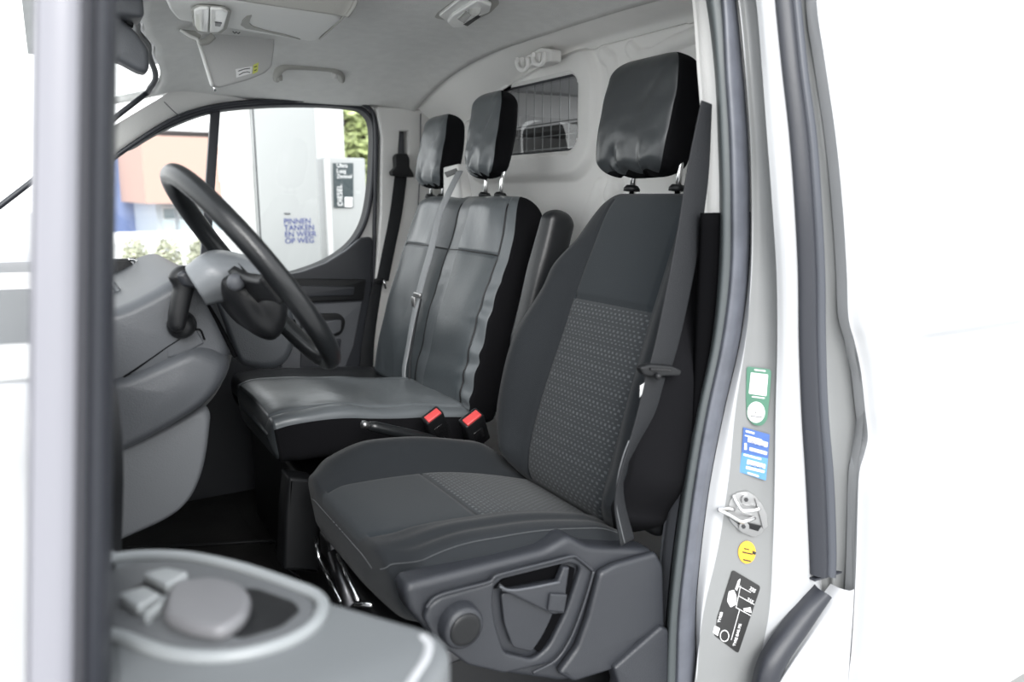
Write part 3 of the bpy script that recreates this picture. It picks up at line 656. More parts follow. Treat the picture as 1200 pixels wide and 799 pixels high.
# seat cushion
wt2 = [(0, .175), (.10, .225), (.24, .262), (.45, .270), (.8, .262), (1, .25)]
tf2 = [(0, .045), (.1, .055), (.5, .045), (1, .02)]; tb2 = [(0, .06), (.15, .09), (.6, .09), (1, .06)]
def cfront(s, h):
    b = sm(.46, .80, abs(s)) * interp([(0, .0), (.12, .016), (.4, .044), (.75, .040), (1, .01)], h) * (1.35 if s > 0 else .8)
    g = -.005 * exp(-((abs(s) - .50) / .022) ** 2) * (1 if h > .12 else 0)
    g += -.005 * exp(-((h - .50) / .007) ** 2) * (1 if abs(s) < .49 else 0)
    if s < 0: g += (.007 * exp(-((s + .58) / .06) ** 2) - .008 * exp(-((s + .80) / .05) ** 2)) * sm(.12, .3, h)
    return b + g
def creg(s, h, q):
    if q < -.1: return 'base'
    if abs(s) < .49 and q > .2: return 'insert' if h > .50 and h < .97 else ('front' if .06 < h < .5 else 'bol')
    return 'bol'
co, cv_, cnu, cnv = pillow(dict(base='cushion_underside', insert='cushion_insert', front='cushion_front_panel', bol='cushion_bolster'),
    [(.395, .375), (.47, .388), (.62, .385), (.78, .365), (.90, .345)], -.532, wt2, tf2, tb2, 3.6, cfront, creg, dict(base=FABB, insert=INS, front=FAB, bol=FABB), ds, nu=260, nv=150, e0=.13, e1=.08, uvs=(.0125, .0085))
# stitched welt down the outer cushion edge
wp = [at(x, y, Y=-.792) for x, y in [(436, 645), (465, 648), (510, 650), (560, 648), (605, 645), (650, 640)]]
for j in range(22, 118):
    pass
ci_ = int(cnu * (pi - .42) / (2 * pi)); run = [cv_[j * cnu + ci_] for j in range(16, 122)]
pp = cr(run, 150); fr_run = cr([cv_[11 * cnu + i] for i in range(int(cnu * .09), ci_ + 1, 2)], 90)
lst = [[fr_run[k] + V((-.001, 0, .0012)), fr_run[k].lerp(fr_run[k + 1], .55) + V((-.001, 0, .0012))] for k in range(89)]
tubes('front_stitching', lst, .0009, THREAD, ds, seg=5)
lst = [[pp[k] + V((0, -.0012, .0012)), pp[k].lerp(pp[k + 1], .55) + V((0, -.0012, .0012))] for k in range(149)]
tubes('side_stitching', lst, .0009, THREAD, ds, seg=5)
# headrest
def headrest(parent, xf, xb, yc, hw, z0, z1, seed=0, mf=VIN, crumple=1, tilt=.02):
    xc = (xf + xb) / 2; th = (xb - xf) / 2
    spn = [(xc - tilt, z0), (xc - tilt * .3, z0 + (z1 - z0) * .33), (xc + tilt * .4, z0 + (z1 - z0) * .67), (xc + tilt, z1)]
    w_ = [(0, hw * .93), (.25, hw), (.6, hw), (1, hw * .93)]
    def hook(p, s, h, q, n):
        k = max(0, 1 - h / .34) ** 1.2 * crumple; e = exp(-((abs(s) - .8) / .25) ** 2) * .3 * crumple
        f = sin((s * 8 + seed) + 3 * noise.noise(V((s * 2, h * 3, seed)))) * .0085 * k + sin(h * 22 + seed + 5 * s) * .0035 * e
        f += -.006 * exp(-((s * .9 + (h - .35) * 1.5 - .1) / .09) ** 2) * crumple * (1 - h) + wr(p + V((seed, 0, 0)), 9, .005)
        return p + n * f * max(0, q) + V((0, 0, 1)) * .004 * sin(s * 9 + seed) * k
    def reg(s, h, q): return 'front' if q > .25 and abs(s) < .95 and h > .02 and h < .985 else 'side'
    o, *_ = pillow(dict(front='headrest_cover_front', side='headrest_cover_side'), spn, yc, w_, [(0, th * .8), (.3, th), (1, th * .85)], [(0, th * .8), (.5, th), (1, th * .85)], 5, lambda s, h: 0, reg, dict(front=mf, side=FABK), parent, nu=220, nv=130, e0=.13, e1=.17, hook=hook)
    return o
headrest(ds, 1.065, 1.165, -.508, .120, 1.040, 1.285, seed=1.3, mf=VINH)
def posts(parent, x, yc, z, d=.062, ln=.09):
    for s in (-1, 1):
        tube('headrest_post', [(x + .012, yc + s * d, z - .03), (x + .022, yc + s * d, z + ln)], .0065, CHR, parent, seg=12)
        tube('post_collar', [(x + .012, yc + s * d, z - .010), (x + .0125, yc + s * d, z - .004), (x + .0135, yc + s * d, z + .002)], [.018, .018, .013], PLB, parent, seg=20)
posts(ds, 1.095, -.545, 1.018, d=.072)
# plastic side shield with its ridge, lever pocket and recline knob
PY = -.826
sh = plate('side_shield', atp([(474, 694), (480, 684), (560, 664), (640, 644), (668, 628), (690, 640), (766, 644), (774, 690), (772, 742), (700, 788), (660, 800), (590, 790), (520, 762), (480, 716)], PY), (0, -1, 0), PL, ds, front=.0, back=.05, bevel=.012, r=.012)
rim = [(500, 706), (514, 696), (572, 680), (582, 671), (668, 650), (674, 651), (693, 666), (676, 720), (662, 752), (640, 775), (588, 786), (545, 776), (508, 748), (494, 722)]
plate('shield_face', atp(rim, PY - .004), (0, -1, 0), PL, sh, front=.010, back=.004, bevel=.006, r=.006, holes=[atp([(578, 676), (662, 657), (678, 662), (660, 715), (640, 755), (622, 770), (588, 762), (578, 730), (574, 700)], PY - .004)], hr=.012)
tube('highlight_ridge', [p + V((0, -.006, 0)) for p in atp([(497, 710), (510, 697), (540, 688), (571, 680), (579, 673), (600, 667), (640, 657), (668, 650), (676, 653), (693, 667)], PY - .012)], .0028, PL, sh, n=60, seg=8)
tube('highlight_ridge', [p + V((0, -.006, 0)) for p in atp([(693, 667), (686, 692), (676, 722), (664, 750), (648, 772), (622, 786)], PY - .012)], .0028, PL, sh, n=40, seg=8)
plate('rear_shield', atp([(698, 668), (716, 658), (764, 644), (772, 660), (774, 735), (742, 748), (716, 780), (668, 795), (650, 785), (672, 755), (684, 722)], PY - .004), (0, -1, 0), PL, sh, front=.014, back=.004, bevel=.008, r=.008)
plate('pocket_recess', atp([(576, 690), (590, 678), (658, 660), (654, 676), (590, 688)], PY - .006), (0, -1, 0), BLACK, sh, front=.001, back=.001, bevel=.0004, r=.004)
plate('pocket_floor', atp([(586, 694), (645, 690), (650, 712), (634, 745), (622, 762), (600, 757), (590, 730)], PY - .008), (0, -1, 0), PL, sh, front=.004, back=.002, bevel=.002, r=.008)
plate('lever_slot', atp([(664, 662), (673, 665), (668, 690), (657, 718), (644, 745), (632, 763), (625, 760), (640, 735), (652, 705), (660, 678)], PY - .010), (0, -1, 0), BLACK, sh, front=.003, back=.001, bevel=.001, r=.003)
lv = plate('height_lever', atp([(584, 686), (596, 689), (650, 679), (657, 662), (664, 662), (660, 690), (658, 716), (644, 717), (634, 712), (592, 692)], PY - .014), (0, -1, 0), PL, ds, front=.010, back=.004, bevel=.004, r=.003)
tube('lever_edge', [p + V((0, -.010, 0)) for p in atp([(582, 684), (592, 688), (610, 687), (652, 679)], PY - .014)], .0022, PLG, lv, n=24, seg=8)
plate('lever_grip', atp([(643, 694), (663, 695), (659, 717), (640, 714)], PY - .024), (0, -1, 0), PL, lv, front=.006, back=.004, bevel=.003, r=.003)
kc = at(539, 731, Y=PY - .02)
kn = tube('recline_knob', [kc + V((0, d, 0)) for d in (.025, .012, -.012, -.017, -.019)], [.037, .036, .034, .031, .024], PL, ds, seg=40)
tube('knob_face', [kc + V((0, d, 0)) for d in (-.017, -.0205, -.0215)], [.027, .025, .018], PLB, kn, seg=36)
tube('knob_ring', [kc + V((.0345 * cos(t), .012, .0345 * sin(t))) for t in [i * 2 * pi / 60 for i in range(60)]], .004, PLB, kn, closed=True, seg=8)
# seat frame, slide rails and base below the cushion
box('seat_base', (.70, -.52, .12), (.50, .44, .24), PLB, ds, bevel=.02)
for y in (-.28, -.74): box('slide_rail', (.70, y, .245), (.42, .05, .03), DSTEEL, ds, bevel=.006)
fr = [at(372, 618, X=.42), at(378, 640, X=.42), at(376, 660, X=.40), at(392, 700, X=.38), at(400, 704, X=.38)]
tubes('front_rail_bars', [[at(374, 655, X=.40), at(400, 705, X=.39)], [at(396, 650, X=.40), at(420, 704, X=.39)], [at(370, 630, X=.41), at(374, 655, X=.40)], [at(400, 708, X=.39), at(436, 708, X=.42)]], .0045, CHR, ds, seg=10)
tube('adjuster_tube', [at(392, 648, X=.405), at(412, 712, X=.40)], .014, DSTEEL, ds, seg=16)
box('adjuster_bracket', at(386, 640, X=.43), (.02, .07, .05), DSTEEL, ds, bevel=.006)
# recliner cover with its clip at the back, folded armrest
rc = at(770, 598, Y=-.765)
tube('recliner_cover', [rc + V((.02, .03, 0)), rc + V((.02, .0, 0)), rc + V((.02, -.012, 0)), rc + V((.02, -.016, 0))], [.056, .056, .05, .036], PLB, ds, seg=30)
box('recliner_clip', rc + V((.01, -.022, .02)), (.022, .012, .014), PL, ds, bevel=.004); box('recliner_clip', rc + V((.014, -.022, -.03)), (.022, .012, .008), PL, ds, bevel=.003)
a_, *_ = pillow(dict(a='folded_armrest'), [(.98, .60), (1.04, .76), (1.08, .88), (1.105, .962)], -.205, [(0, .03), (.5, .032), (1, .028)], [(0, .03), (.5, .045), (1, .045)], [(0, .03), (.5, .04), (1, .04)], 3.2, lambda s, h: 0, lambda s, h, q: 'a', dict(a=VINB), ds, nu=60, nv=60, e0=.1, e1=.14)

# ================================================================== PASSENGER DOUBLE BENCH
bs = thing('passenger_bench_seat', (.65, .24, 0), 'double passenger bench in shiny grey seat covers behind the driver seat', 'car seat')
BYC, BW = .245, .345
def bfr(s, h):
    y = BYC + s * BW
    r = .016 * (exp(-((y - .065) / .13) ** 4) + exp(-((y - .415) / .13) ** 4))
    for yy in (.19, .275): r -= .006 * exp(-((y - yy) / .008) ** 2)
    for yy in (-.06, .555): r -= .005 * exp(-((y - yy) / .007) ** 2)
    for a, b in ((-.06, .19), (.275, .555)):
        if a < y < b: r -= .005 * exp(-((h - .73) / .007) ** 2)
    r -= .010 * sm(.185, .205, y) * (1 - sm(.26, .28, y))
    return r
def bhook(p, s, h, q, n):
    y = p.y; a = 0
    if q > 0: a += wr(p, 9, .007) * q
    ed = exp(-((y + .085) / .035) ** 2)   # gathered border at the near edge
    a += ed * .0045 * sin(p.z * 95 + 4 * noise.noise(p * 14)) * (1 - sm(.62, .9, p.z)) * max(0, q)
    a += exp(-((y - .225) / .05) ** 2) * .004 * noise.noise(p * 26) * max(q, 0)
    return p + n * a
def breg2(s, h, q):
    y = BYC + s * BW
    if q < .2: return 'side'
    if abs(s) > .985: return 'side'
    for a, b, i in ((-.06, .19, 'm'), (.275, .555, 'o')):
        if a < y < b: return i + ('t' if h > .73 else 'l')
    return 'edge' if y < 0 else ('strip' if y < .4 else 'far')
bench, bnv_, bnN, bnM = pillow(dict(side='backrest_side', mt='middle_backrest_upper_panel', ml='middle_backrest_panel', ot='outer_backrest_upper_panel', ol='outer_backrest_panel', edge='near_backrest_border', strip='centre_backrest_strip', far='far_backrest_border'),
    [(.925, .40), (.955, .50), (1.005, .66), (1.065, .84), (1.105, .995)], BYC, [(0, .335), (.2, .343), (.8, .340), (1, .315)], [(0, .05), (.5, .065), (1, .05)], [(0, .06), (.5, .07), (1, .06)], 7, bfr, breg2,
    dict(side=FABK, mt=VIN, ml=VINM, ot=VIN, ol=VINM, edge=VIN, strip=VIN, far=VIN), bs, nu=420, nv=190, e0=.07, e1=.085, hook=bhook)
def hj(h, nv=190):
    return min(range(nv), key=lambda j: abs(.55 * (.5 - .5 * cos(pi * j / (nv - 1))) + .45 * j / (nv - 1) - h))
def bi(y): s_ = (y - BYC) / BW; return int(round(acos((1 if s_ > 0 else -1) * abs(s_) ** 3.5) / (2 * pi) * bnN))
PIPE = mat('black_piping', (.006, .006, .007), .5)
for y in (-.06, .19, .275, .555):
    tube('seam_piping', [bnv_[j * bnN + bi(y)] + V((-.0006, 0, 0)) for j in range(hj(.03), hj(.955), 3)], .0021, PIPE, bs, seg=7, axis=(1, 0, 0))
for a, b in ((-.06, .19), (.275, .555)):
    tube('seam_piping', [bnv_[hj(.73) * bnN + i] + V((-.0006, 0, 0)) for i in range(bi(b), bi(a) + 1)], .0018, PIPE, bs, seg=7)
# cushions
def mfr(s, h): return .004 * cos(s * 1.4) - .005 * exp(-((abs(s) - .80) / .03) ** 2)
def mhk(p, s, h, q, n):
    a = wr(p, 8, .008) * max(0, q) + .004 * sin(p.x * 30 + 2 * s) * max(0, q) * exp(-((s + .85) / .15) ** 2)
    return p + n * a
pillow(dict(t='middle_cushion_top', e='middle_cushion_side', f='middle_cushion_front'), [(.385, .462), (.47, .470), (.65, .455), (.90, .425)], .065, [(0, .195), (.3, .205), (1, .205)], [(0, .05), (.2, .055), (1, .04)], [(0, .065), (.3, .075), (1, .07)], 7,
    mfr, lambda s, h, q: 'f' if h < .035 else ('e' if q < .5 else 't'), dict(t=VIN, e=FABK, f=VINM), bs, nu=240, nv=110, e0=.06, e1=.05, hook=mhk)
pillow(dict(t='outer_cushion_top', e='outer_cushion_side'), [(.44, .405), (.52, .415), (.70, .405), (.95, .385)], .475, [(0, .18), (.3, .195), (1, .195)], [(0, .045), (.2, .05), (1, .04)], [(0, .07), (1, .07)], 5,
    lambda s, h: -.004 * exp(-((h - .45) / .01) ** 2), lambda s, h, q: 'e' if q < .3 else 't', dict(t=VINB, e=FABK), bs, nu=160, nv=80, e0=.12, e1=.05, hook=mhk)
headrest(bs, 1.065, 1.145, .152, .090, 1.050, 1.285, seed=4.1, crumple=1.1)
headrest(bs, 1.065, 1.160, .498, .092, 1.024, 1.252, seed=7.7)
posts(bs, 1.085, .13, 1.005, d=.045); posts(bs, 1.085, .50, 1.0, d=.045)
box('bench_base', (.70, .20, .16), (.44, .74, .32), PLB, bs, bevel=.02)
plate('base_post', atp([(336, 556), (367, 560), (372, 612), (372, 668), (330, 664), (332, 600)], -.155), (0, -1, 0), PLB, bs, front=.02, back=.05, bevel=.008, r=.006)

# ================================================================== SEAT BELTS
b1 = thing('driver_seat_belt', at(725, 630, Y=-.80), 'dark driver seat belt hanging from the pillar over the near seat edge', 'seat belt')
cl = [(828, 120), (818, 200), (808, 270), (795, 340), (782, 400), (772, 436)]; ys_ = [-.815, -.818, -.824, -.832, -.838, -.842]
wdt = [(.006, 0, .002)] + [(.0235 * cos(a), -.004, .0235 * sin(a) * 1) for a in (-.1, -.12, -.15, -.2, -.2)]
strap('upper_webbing', [at(x, y, Y=yy) for (x, y), yy in zip(cl, ys_)], [V(q) for q in [(.016, .004, -.002), (.025, 0, -.003), (.027, 0, -.004), (.027, 0, -.005), (.026, 0, -.005), (.024, 0, -.006)]], .0018, WEB, b1, n=60)
strap('lower_webbing', [at(x, y, Y=-.842) for x, y in [(768, 440), (758, 480), (742, 520), (729, 555), (726, 590), (735, 635)]], [V(q) for q in [(.022, 0, -.006), (.020, .002, -.008), (.014, .006, -.006), (.013, .010, -.004), (.017, .008, -.002), (.020, .006, 0)]], .0018, WEB, b1, n=60)
tg = plate('belt_tongue', atp([(748, 430), (760, 426), (786, 428), (797, 433), (795, 440), (782, 440), (764, 441), (752, 439)], -.850), (0, -1, 0), PLB, b1, front=.006, back=.010, bevel=.004, r=.006)
plate('tongue_slot', atp([(762, 431), (786, 432), (786, 435), (762, 434)], -.857), (0, -1, 0), GLOSS, tg, front=.002, back=.002, bevel=.0008)
plate('tongue_blade', atp([(750, 452), (755, 448), (752, 462), (749, 466)], -.848), (0, -1, 0), CHR, tg, front=.001, back=.001, bevel=.0004)
tube('stop_button', [at(771, 441, Y=-.850), at(771, 441, Y=-.862)], .006, PLB, b1, seg=14)
tube('lower_edge_cord', [at(x, y, Y=-.848) for x, y in [(737, 516), (730, 535), (724, 560), (722, 590), (728, 620), (732, 636)]], .0012, THREAD, b1, n=24, seg=6)
b2 = thing('middle_seat_belt', at(485, 455, X=.93), 'light grey seat belt running down the front of the bench backrest', 'seat belt')
def fb(px, py, o=.0): # just in front of the bench backrest
    P = bk(px, py, .925 - .075, .40, .30); return P - V((o, 0, 0))
strap('upper_webbing', [fb(532, 200, -.02), fb(528, 222, .0), fb(520, 250, .012), fb(510, 290, .012), fb(500, 325, .012), fb(495, 344, .012)], V((0, -.0195, -.001)), .0018, WEBG, b2, n=50)
strap('lower_webbing', [fb(494, 348, .012), fb(487, 380, .012), fb(481, 410, .010), fb(476, 435, .008), fb(474, 458, -.004)], [V((0, -.017, 0)), V((0, -.013, 0)), V((0, -.012, 0))], .0018, WEBG, b2, n=40)
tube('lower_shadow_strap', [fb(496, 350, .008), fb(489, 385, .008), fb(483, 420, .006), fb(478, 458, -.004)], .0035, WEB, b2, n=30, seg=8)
tq = box('belt_clip', fb(496, 345, .018), (.010, .045, .014), STEEL, b2, bevel=.003)
box('clip_tab', fb(491, 353, .018), (.006, .022, .03), STEEL, tq, bevel=.002)
b3 = thing('belt_guide', bk(536, 222, 1.0, .40, .1), 'light grey plastic belt guide standing on the bench top between the headrests', 'belt guide')
def fg(l): return [at(x, y, X=1.085) for x, y in l]
plate('housing', fg([(524, 196), (541, 192), (547, 232), (524, 236)]), (-1, 0, 0), LTRIM, b3, front=.014, back=.02, bevel=.005, r=.006)
plate('slot', [p + V((-.0145, 0, 0)) for p in fg([(526, 202), (540, 197), (541, 203), (529, 208)])], (-1, 0, 0), PLB, b3, front=.002, back=.002, bevel=.001, r=.002)
b4 = thing('outer_seat_belt', at(430, 438, Y=.78), 'black seat belt hanging from the far pillar beside the passenger door', 'seat belt')
strap('upper_webbing', [at(x, y, Y=.80) for x, y in [(470, 204), (464, 250), (455, 295), (448, 330)]], V((.024, 0, .002)), .002, WEB, b4)
strap('rear_webbing', [at(x, y, Y=.81) for x, y in [(474, 204), (470, 260), (458, 320), (450, 340)]], V((.022, 0, .002)), .002, WEB, b4)
strap('lower_webbing', [at(x, y, Y=.785) for x, y in [(443, 330), (436, 370), (431, 405), (429, 438)]], [V((.020, .004, 0)), V((.022, .0, .0)), V((.026, 0, .0))], .002, WEB, b4)
gd = plate('guide_loop', atp([(461, 184), (464, 180), (476, 180), (479, 186), (479, 196), (484, 204), (484, 208), (474, 207), (458, 206), (457, 201), (462, 196)], .79), (0, -1, 0), PLB, b4, front=.012, back=.015, bevel=.006, r=.006)
box('belt_tongue', at(444, 329, Y=.775), (.035, .012, .018), PLB, b4, bevel=.004)
tube('tongue_blade', atp([(450, 328), (452, 338)], .77), .004, CHR, b4, seg=8)
def buckle(px, py, Y, sc, label, rot=0.35, tilt=.3, roll=0):
    c = at(px, py, Y=Y); t = thing('seat_belt_buckle', c, label, 'belt buckle', 'seat belt buckles with red buttons')
    R = Matrix.Rotation(rot, 3, 'Y') @ Matrix.Rotation(tilt, 3, 'X')
    box('buckle_body', c, (.042 * sc, .026 * sc, .075 * sc), PLB, t, rot=R, bevel=.006)
    box('release_button', c + R @ V((0, -.004 * sc, .038 * sc)), (.032 * sc, .016 * sc, .006 * sc), RED, t, rot=R, bevel=.002)
    box('badge_panel', c + R @ V((0, -.0135 * sc, -.004)), (.020 * sc, .0015, .026 * sc), GLOSS, t, rot=R, bevel=.0006)
    tube('stalk', [c + R @ V((0, 0, -.03 * sc)), c + R @ V((.01, .01, -.10 * sc))], .009 * sc, PLB, t, seg=12)
    return t
buckle(556, 503, -.22, 1.35, 'largest black buckle with red button beside the driver seat', rot=-.50, tilt=.45)
buckle(510, 498, -.19, 1.2, 'black buckle with pinkish red button standing between the two big seats', rot=-.50, tilt=.5)
buckle(450, 464, .25, .8, 'small buckle with red button lying on the bench, farthest away', rot=-.9, tilt=.6)
hb = thing('handbrake_lever', at(460, 505, Y=-.22), 'black handbrake lever with bright button tip between the seats', 'handbrake')
tube('grip', [at(432, 499, Y=-.225), at(440, 500, Y=-.225), at(465, 506, Y=-.225), at(500, 514, Y=-.225), at(530, 525, Y=-.225)], [.010, .0125, .0135, .0135, .012], LEATH, hb, seg=16)
tube('button', [at(424, 497, Y=-.225), at(427, 497.5, Y=-.225), at(433, 499, Y=-.225)], [.0085, .0095, .0075], STEEL, hb, seg=14)
# ================================================================== STEERING WHEEL
sw = thing('steering_wheel', (.24, -.5, .83), 'black leather steering wheel seen edge-on, its rim seamed', 'steering wheel')
WC = V((.285, -.50, .875)); wn = V((.817, 0, .576)).normalized(); wu = V((-.576, 0, .817)); wy = V((0, 1, 0)); WR = .192
tube('rim', [WC + wu * WR * cos(t) + wy * WR * sin(t) for t in [i * 2 * pi / 120 for i in range(120)]], .0165, LEATH, sw, closed=True, seg=20)
sa = radians(180 - 42)
for a in (sa - .9, ):
    tube('rim_seam', [WC + wu * WR * cos(a) + wy * WR * sin(a) + ((wu * cos(a) + wy * sin(a)) * cos(t) + wn * sin(t)) * .0168 for t in [i * 2 * pi / 24 for i in range(24)]], .0011, PLB, sw, closed=True, seg=6)
for a in (radians(90), radians(-90)):
    d = wu * cos(a) + wy * sin(a); s = d.cross(wn)
    surf('spoke', [[WC + d * r_ + s * w_ * k + wn * (-.03 + .10 * max(0, r_ - .04) ** 1) for k in (-1, 0, 1)] for r_, w_ in ((.05, .035), (.10, .022), (.16, .018), (.185, .024))], PLB, sw, nu=20, nv=8, thick=.014, off=0)
tube('airbag_hub', [WC + wn * d for d in (-.045, -.04, -.025, -.012, -.006)], [.03, .04, .042, .04, .02], PLB, sw, seg=40)
cs = thing('steering_column', (.20, -.47, .75), 'grey steering column cover between wheel and dashboard', 'steering column')
dk = mat('pale_plastic', (.16, .17, .18), .35, bump=.15, bscale=300)

# ================================================================== DASHBOARD
db = thing('dashboard', (.0, .1, .3), 'grey moulded dashboard beyond the steering wheel', 'dashboard')
def profile(y):
    pass
# main body swept across the cab, passenger side
prof = [(-.36, .84), (-.10, .845), (.10, .835), (.235, .82), (.285, .79), (.30, .74), (.295, .66), (.27, .57), (.20, .49), (.06, .47), (-.10, .46)]
def pr(y, dx, dz): return [V((x + (dx if x > -.05 else 0), y, z + dz)) for x, z in prof]
surf('passenger_side', [pr(.83, .10, -.035), pr(.6, .105, -.025), pr(.3, .10, -.015), pr(.12, .07, -.005)], PLM, db, nu=24, nv=60)
prof = [(-.36, .84), (-.10, .845), (.0, .84), (.035, .82), (.05, .78), (.05, .70), (.04, .60), (.03, .52), (.0, .46), (-.06, .44), (-.10, .44)]
surf('driver_side', [[V((x, y, z)) for x, z in prof] for y in (-.28, -.5, -.7, -.85)], PLM, db, nu=20, nv=60)
def slab(name, px, y0, y1, m, par, bev=.03, r=.01): 
    P = atp(px, y0)
    if bev > .015: return dome(name, P, (0, -1, 0), m, par, depth=y1 - y0, bev=bev)
    return plate(name, P, (0, -1, 0), m, par, front=0, back=y1 - y0, bevel=bev, r=r)
# centre stack: its side faces the driver door
slab('stack_upper', [(100, 372), (140, 362), (170, 348), (205, 328), (238, 320), (255, 350), (278, 415), (262, 430), (205, 455), (150, 480), (100, 500)], -.42, .16, PLM, db, bev=.035, r=.02)
slab('stack_seam_plate', [(193, 399), (228, 382), (240, 402), (214, 416), (196, 420)], -.424, -.41, PLM, db, bev=.003, r=.004)
tube('stack_seam', atp([(145, 442), (160, 432), (180, 418), (200, 404), (231, 386), (240, 398)], -.423), .0016, BLACK, db, n=50, seg=6)
tube('panel_gap', [p for p in atp([(226, 334), (238, 350), (252, 372), (266, 398), (276, 418)], -.415)], .004, BLACK, db, n=40, seg=8)
slab('knee_bolster', [(95, 455), (150, 440), (205, 415), (235, 402), (262, 408), (276, 424), (270, 448), (248, 476), (205, 504), (150, 534), (95, 560)], -.44, .14, PLM, db, bev=.05, r=.03)
slab('lower_side_panel', [(90, 540), (150, 522), (205, 495), (250, 470), (246, 520), (238, 560), (222, 592), (196, 612), (150, 632), (90, 660)], -.40, .10, mat('lower_panel_grey', (.10, .105, .112), .5, bump=.25, bscale=400), db, bev=.02, r=.02)
# instrument hood and pale column top
surf('instrument_hood', [[at(228, 314, Y=-0.44), at(250, 300, Y=-0.44), at(285, 305, Y=-0.44), at(318, 318, Y=-0.44)], [at(222, 320, Y=-0.50), at(246, 306, Y=-0.51), at(285, 312, Y=-0.51), at(315, 324, Y=-0.51)], [at(232, 338, Y=-0.52), at(256, 328, Y=-0.53), at(290, 330, Y=-0.53), at(315, 338, Y=-0.53)], [at(240, 352, Y=-0.50), at(262, 348, Y=-0.50), at(290, 350, Y=-0.50), at(312, 350, Y=-0.50)]], dk, db, nu=16, nv=24, thick=.01)
slab('dark_stack_right', [(236, 322), (262, 318), (318, 330), (345, 352), (350, 408), (330, 436), (285, 432), (276, 416), (256, 362)], -.14, .12, mat('dark_dash', (.036, .040, .045), .5, bump=.3, bscale=400), db, bev=.025, r=.02)
slab('glovebox_lip', [(303, 391), (346, 388), (352, 396), (356, 408), (306, 404)], .10, .16, PLG, db, bev=.006, r=.004)
slab('glovebox_opening', [(303, 380), (346, 374), (350, 388), (303, 392)], .11, .16, BLACK, db, bev=.003, r=.004)
dome('column_shroud', atp([(262, 324), (300, 320), (333, 330), (345, 352), (342, 385), (328, 406), (300, 396), (276, 368), (264, 344)], -.57), (0, -1, 0), PLB, cs, depth=.13, bev=.04)
tube('stalk_end', [at(277, 330, Y=-.57), at(276, 331, Y=-.585), at(276, 331, Y=-.592)], [.014, .013, .008], PLG, cs, seg=24)
# gear lever
gl = thing('gear_lever', at(214, 388, Y=-.43), 'black gear lever with angled grip standing on the grey dashboard side', 'gear lever')
plate('grip', atp([(196, 324), (203, 314), (216, 310), (228, 315), (233, 327), (228, 338), (224, 350), (219, 372), (216, 386), (206, 390), (197, 384), (197, 368), (201, 345), (203, 336)], -.45), (0, -1, 0), PLB, gl, front=.018, back=.018, bevel=.014, r=.008)
plate('grip_head', atp([(206, 322), (214, 316), (232, 321), (236, 330), (228, 338), (214, 335)], -.468), (0, -1, 0), PL, gl, front=.010, back=.012, bevel=.008, r=.006)
tube('boot', [at(213, 380, Y=-.42), at(212, 382, Y=-.44), at(211, 384, Y=-.45)], [.024, .022, .014], PLB, gl, seg=20)
# phone holder at the dash edge and base
ph = thing('phone_holder', at(148, 318, Y=.1), 'small black phone holder clamped at the dashboard edge', 'phone holder')
plate('cradle', atp([(128, 304), (150, 303), (158, 312), (155, 322), (148, 328), (128, 330)], .1), (0, -1, 0), PLB, ph, front=.01, back=.02, bevel=.004, r=.004)
plate('arm', atp([(128, 322), (142, 326), (154, 348), (160, 362), (150, 360), (128, 340)], .11), (0, -1, 0), PLB, ph, front=.006, back=.01, bevel=.003, r=.004)
tube('clip', atp([(150, 304), (158, 305), (161, 316), (159, 326)], .09), .004, CHR, ph, n=16, seg=8)
box('foot', at(163, 345, Y=.1), (.02, .03, .012), PLB, ph, bevel=.003)
tube('column_edge_trim', atp([(131, 332), (140, 344), (147, 362), (150, 372)], -.2), .006, dk, db, n=20, seg=8)
kb = thing('key_ring', at(132, 540, Y=-.46), 'small bright metal key ring glinting on the dashboard by the door frame', 'key')
tube('ring', atp([(130, 528), (134, 540), (134, 552)], -.46), .003, CHR, kb, n=12, seg=8)
tube('ring', atp([(125, 530), (129, 544)], -.46), .0025, CHR, kb, n=8, seg=8)

# ================================================================== CAB FLOOR
fm = thing('floor_mat', (.35, .3, 0), 'scuffed dark rubber mat on the cab floor below the dashboard', 'floor mat')
plate('mat', [(-.02, -.10, .004), (.44, -.10, .004), (.44, .78, .004), (-.02, .78, .004)], (0, 0, 1), CARP, fm, front=.004, back=.004, bevel=.003, r=.05)
tube('mat_edge', [at(x, y, Z=.012) for x, y in [(150, 642), (200, 640), (260, 637), (318, 634), (324, 644), (340, 668), (352, 676)]], .005, PLB, fm, n=60, seg=8)
st(surf('floor_tunnel', [[(x, .0, .0), (x, .02, .16), (x, .10, .20), (x, .30, .20)] for x in (-.34, -.2, -.02, .02)], CARP, nu=8, nv=24))

# ================================================================== ROOF FITTINGS
hn = thing('overhead_console', (.45, .12, 1.44), 'pale overhead console with a square reading lamp and a recessed hook shape', 'overhead console')
ZC = 1.375
def cz(l, z=ZC): return [at(a, b, Z=z) for a, b in l]
body = [(190, -6), (210, -14), (250, 0), (300, 6), (396, 19), (402, 24), (372, 48), (362, 49), (300, 39), (240, 29), (208, 24), (199, 14)]
plate('console_underside', cz(body), (0, 0, -1), mat('console_plastic', (.80, .80, .78), .5, bump=.2, bscale=300), hn, front=.0, back=.04, bevel=.010, r=.012)
CG_ = mat('console_grey', (.42, .415, .39), .6, bump=.2, bscale=300)
E1 = [(200, -22), (260, -4), (300, 4), (396, 18.5), (402, 22), (375, 47)]
r0 = cz(E1); 
surf('console_side', [[p + V((0, 0, .0)) for p in r0], [p + V((.012, -.015, .02)) for p in r0], [p + V((.02, -.04, .055)) for p in r0]], CG_, hn, nu=14, nv=60, thick=.004)
lp_ = thing('reading_lamp', at(246, 22, Z=1.37), 'square glossy reading lamp set in the overhead console', 'lamp')
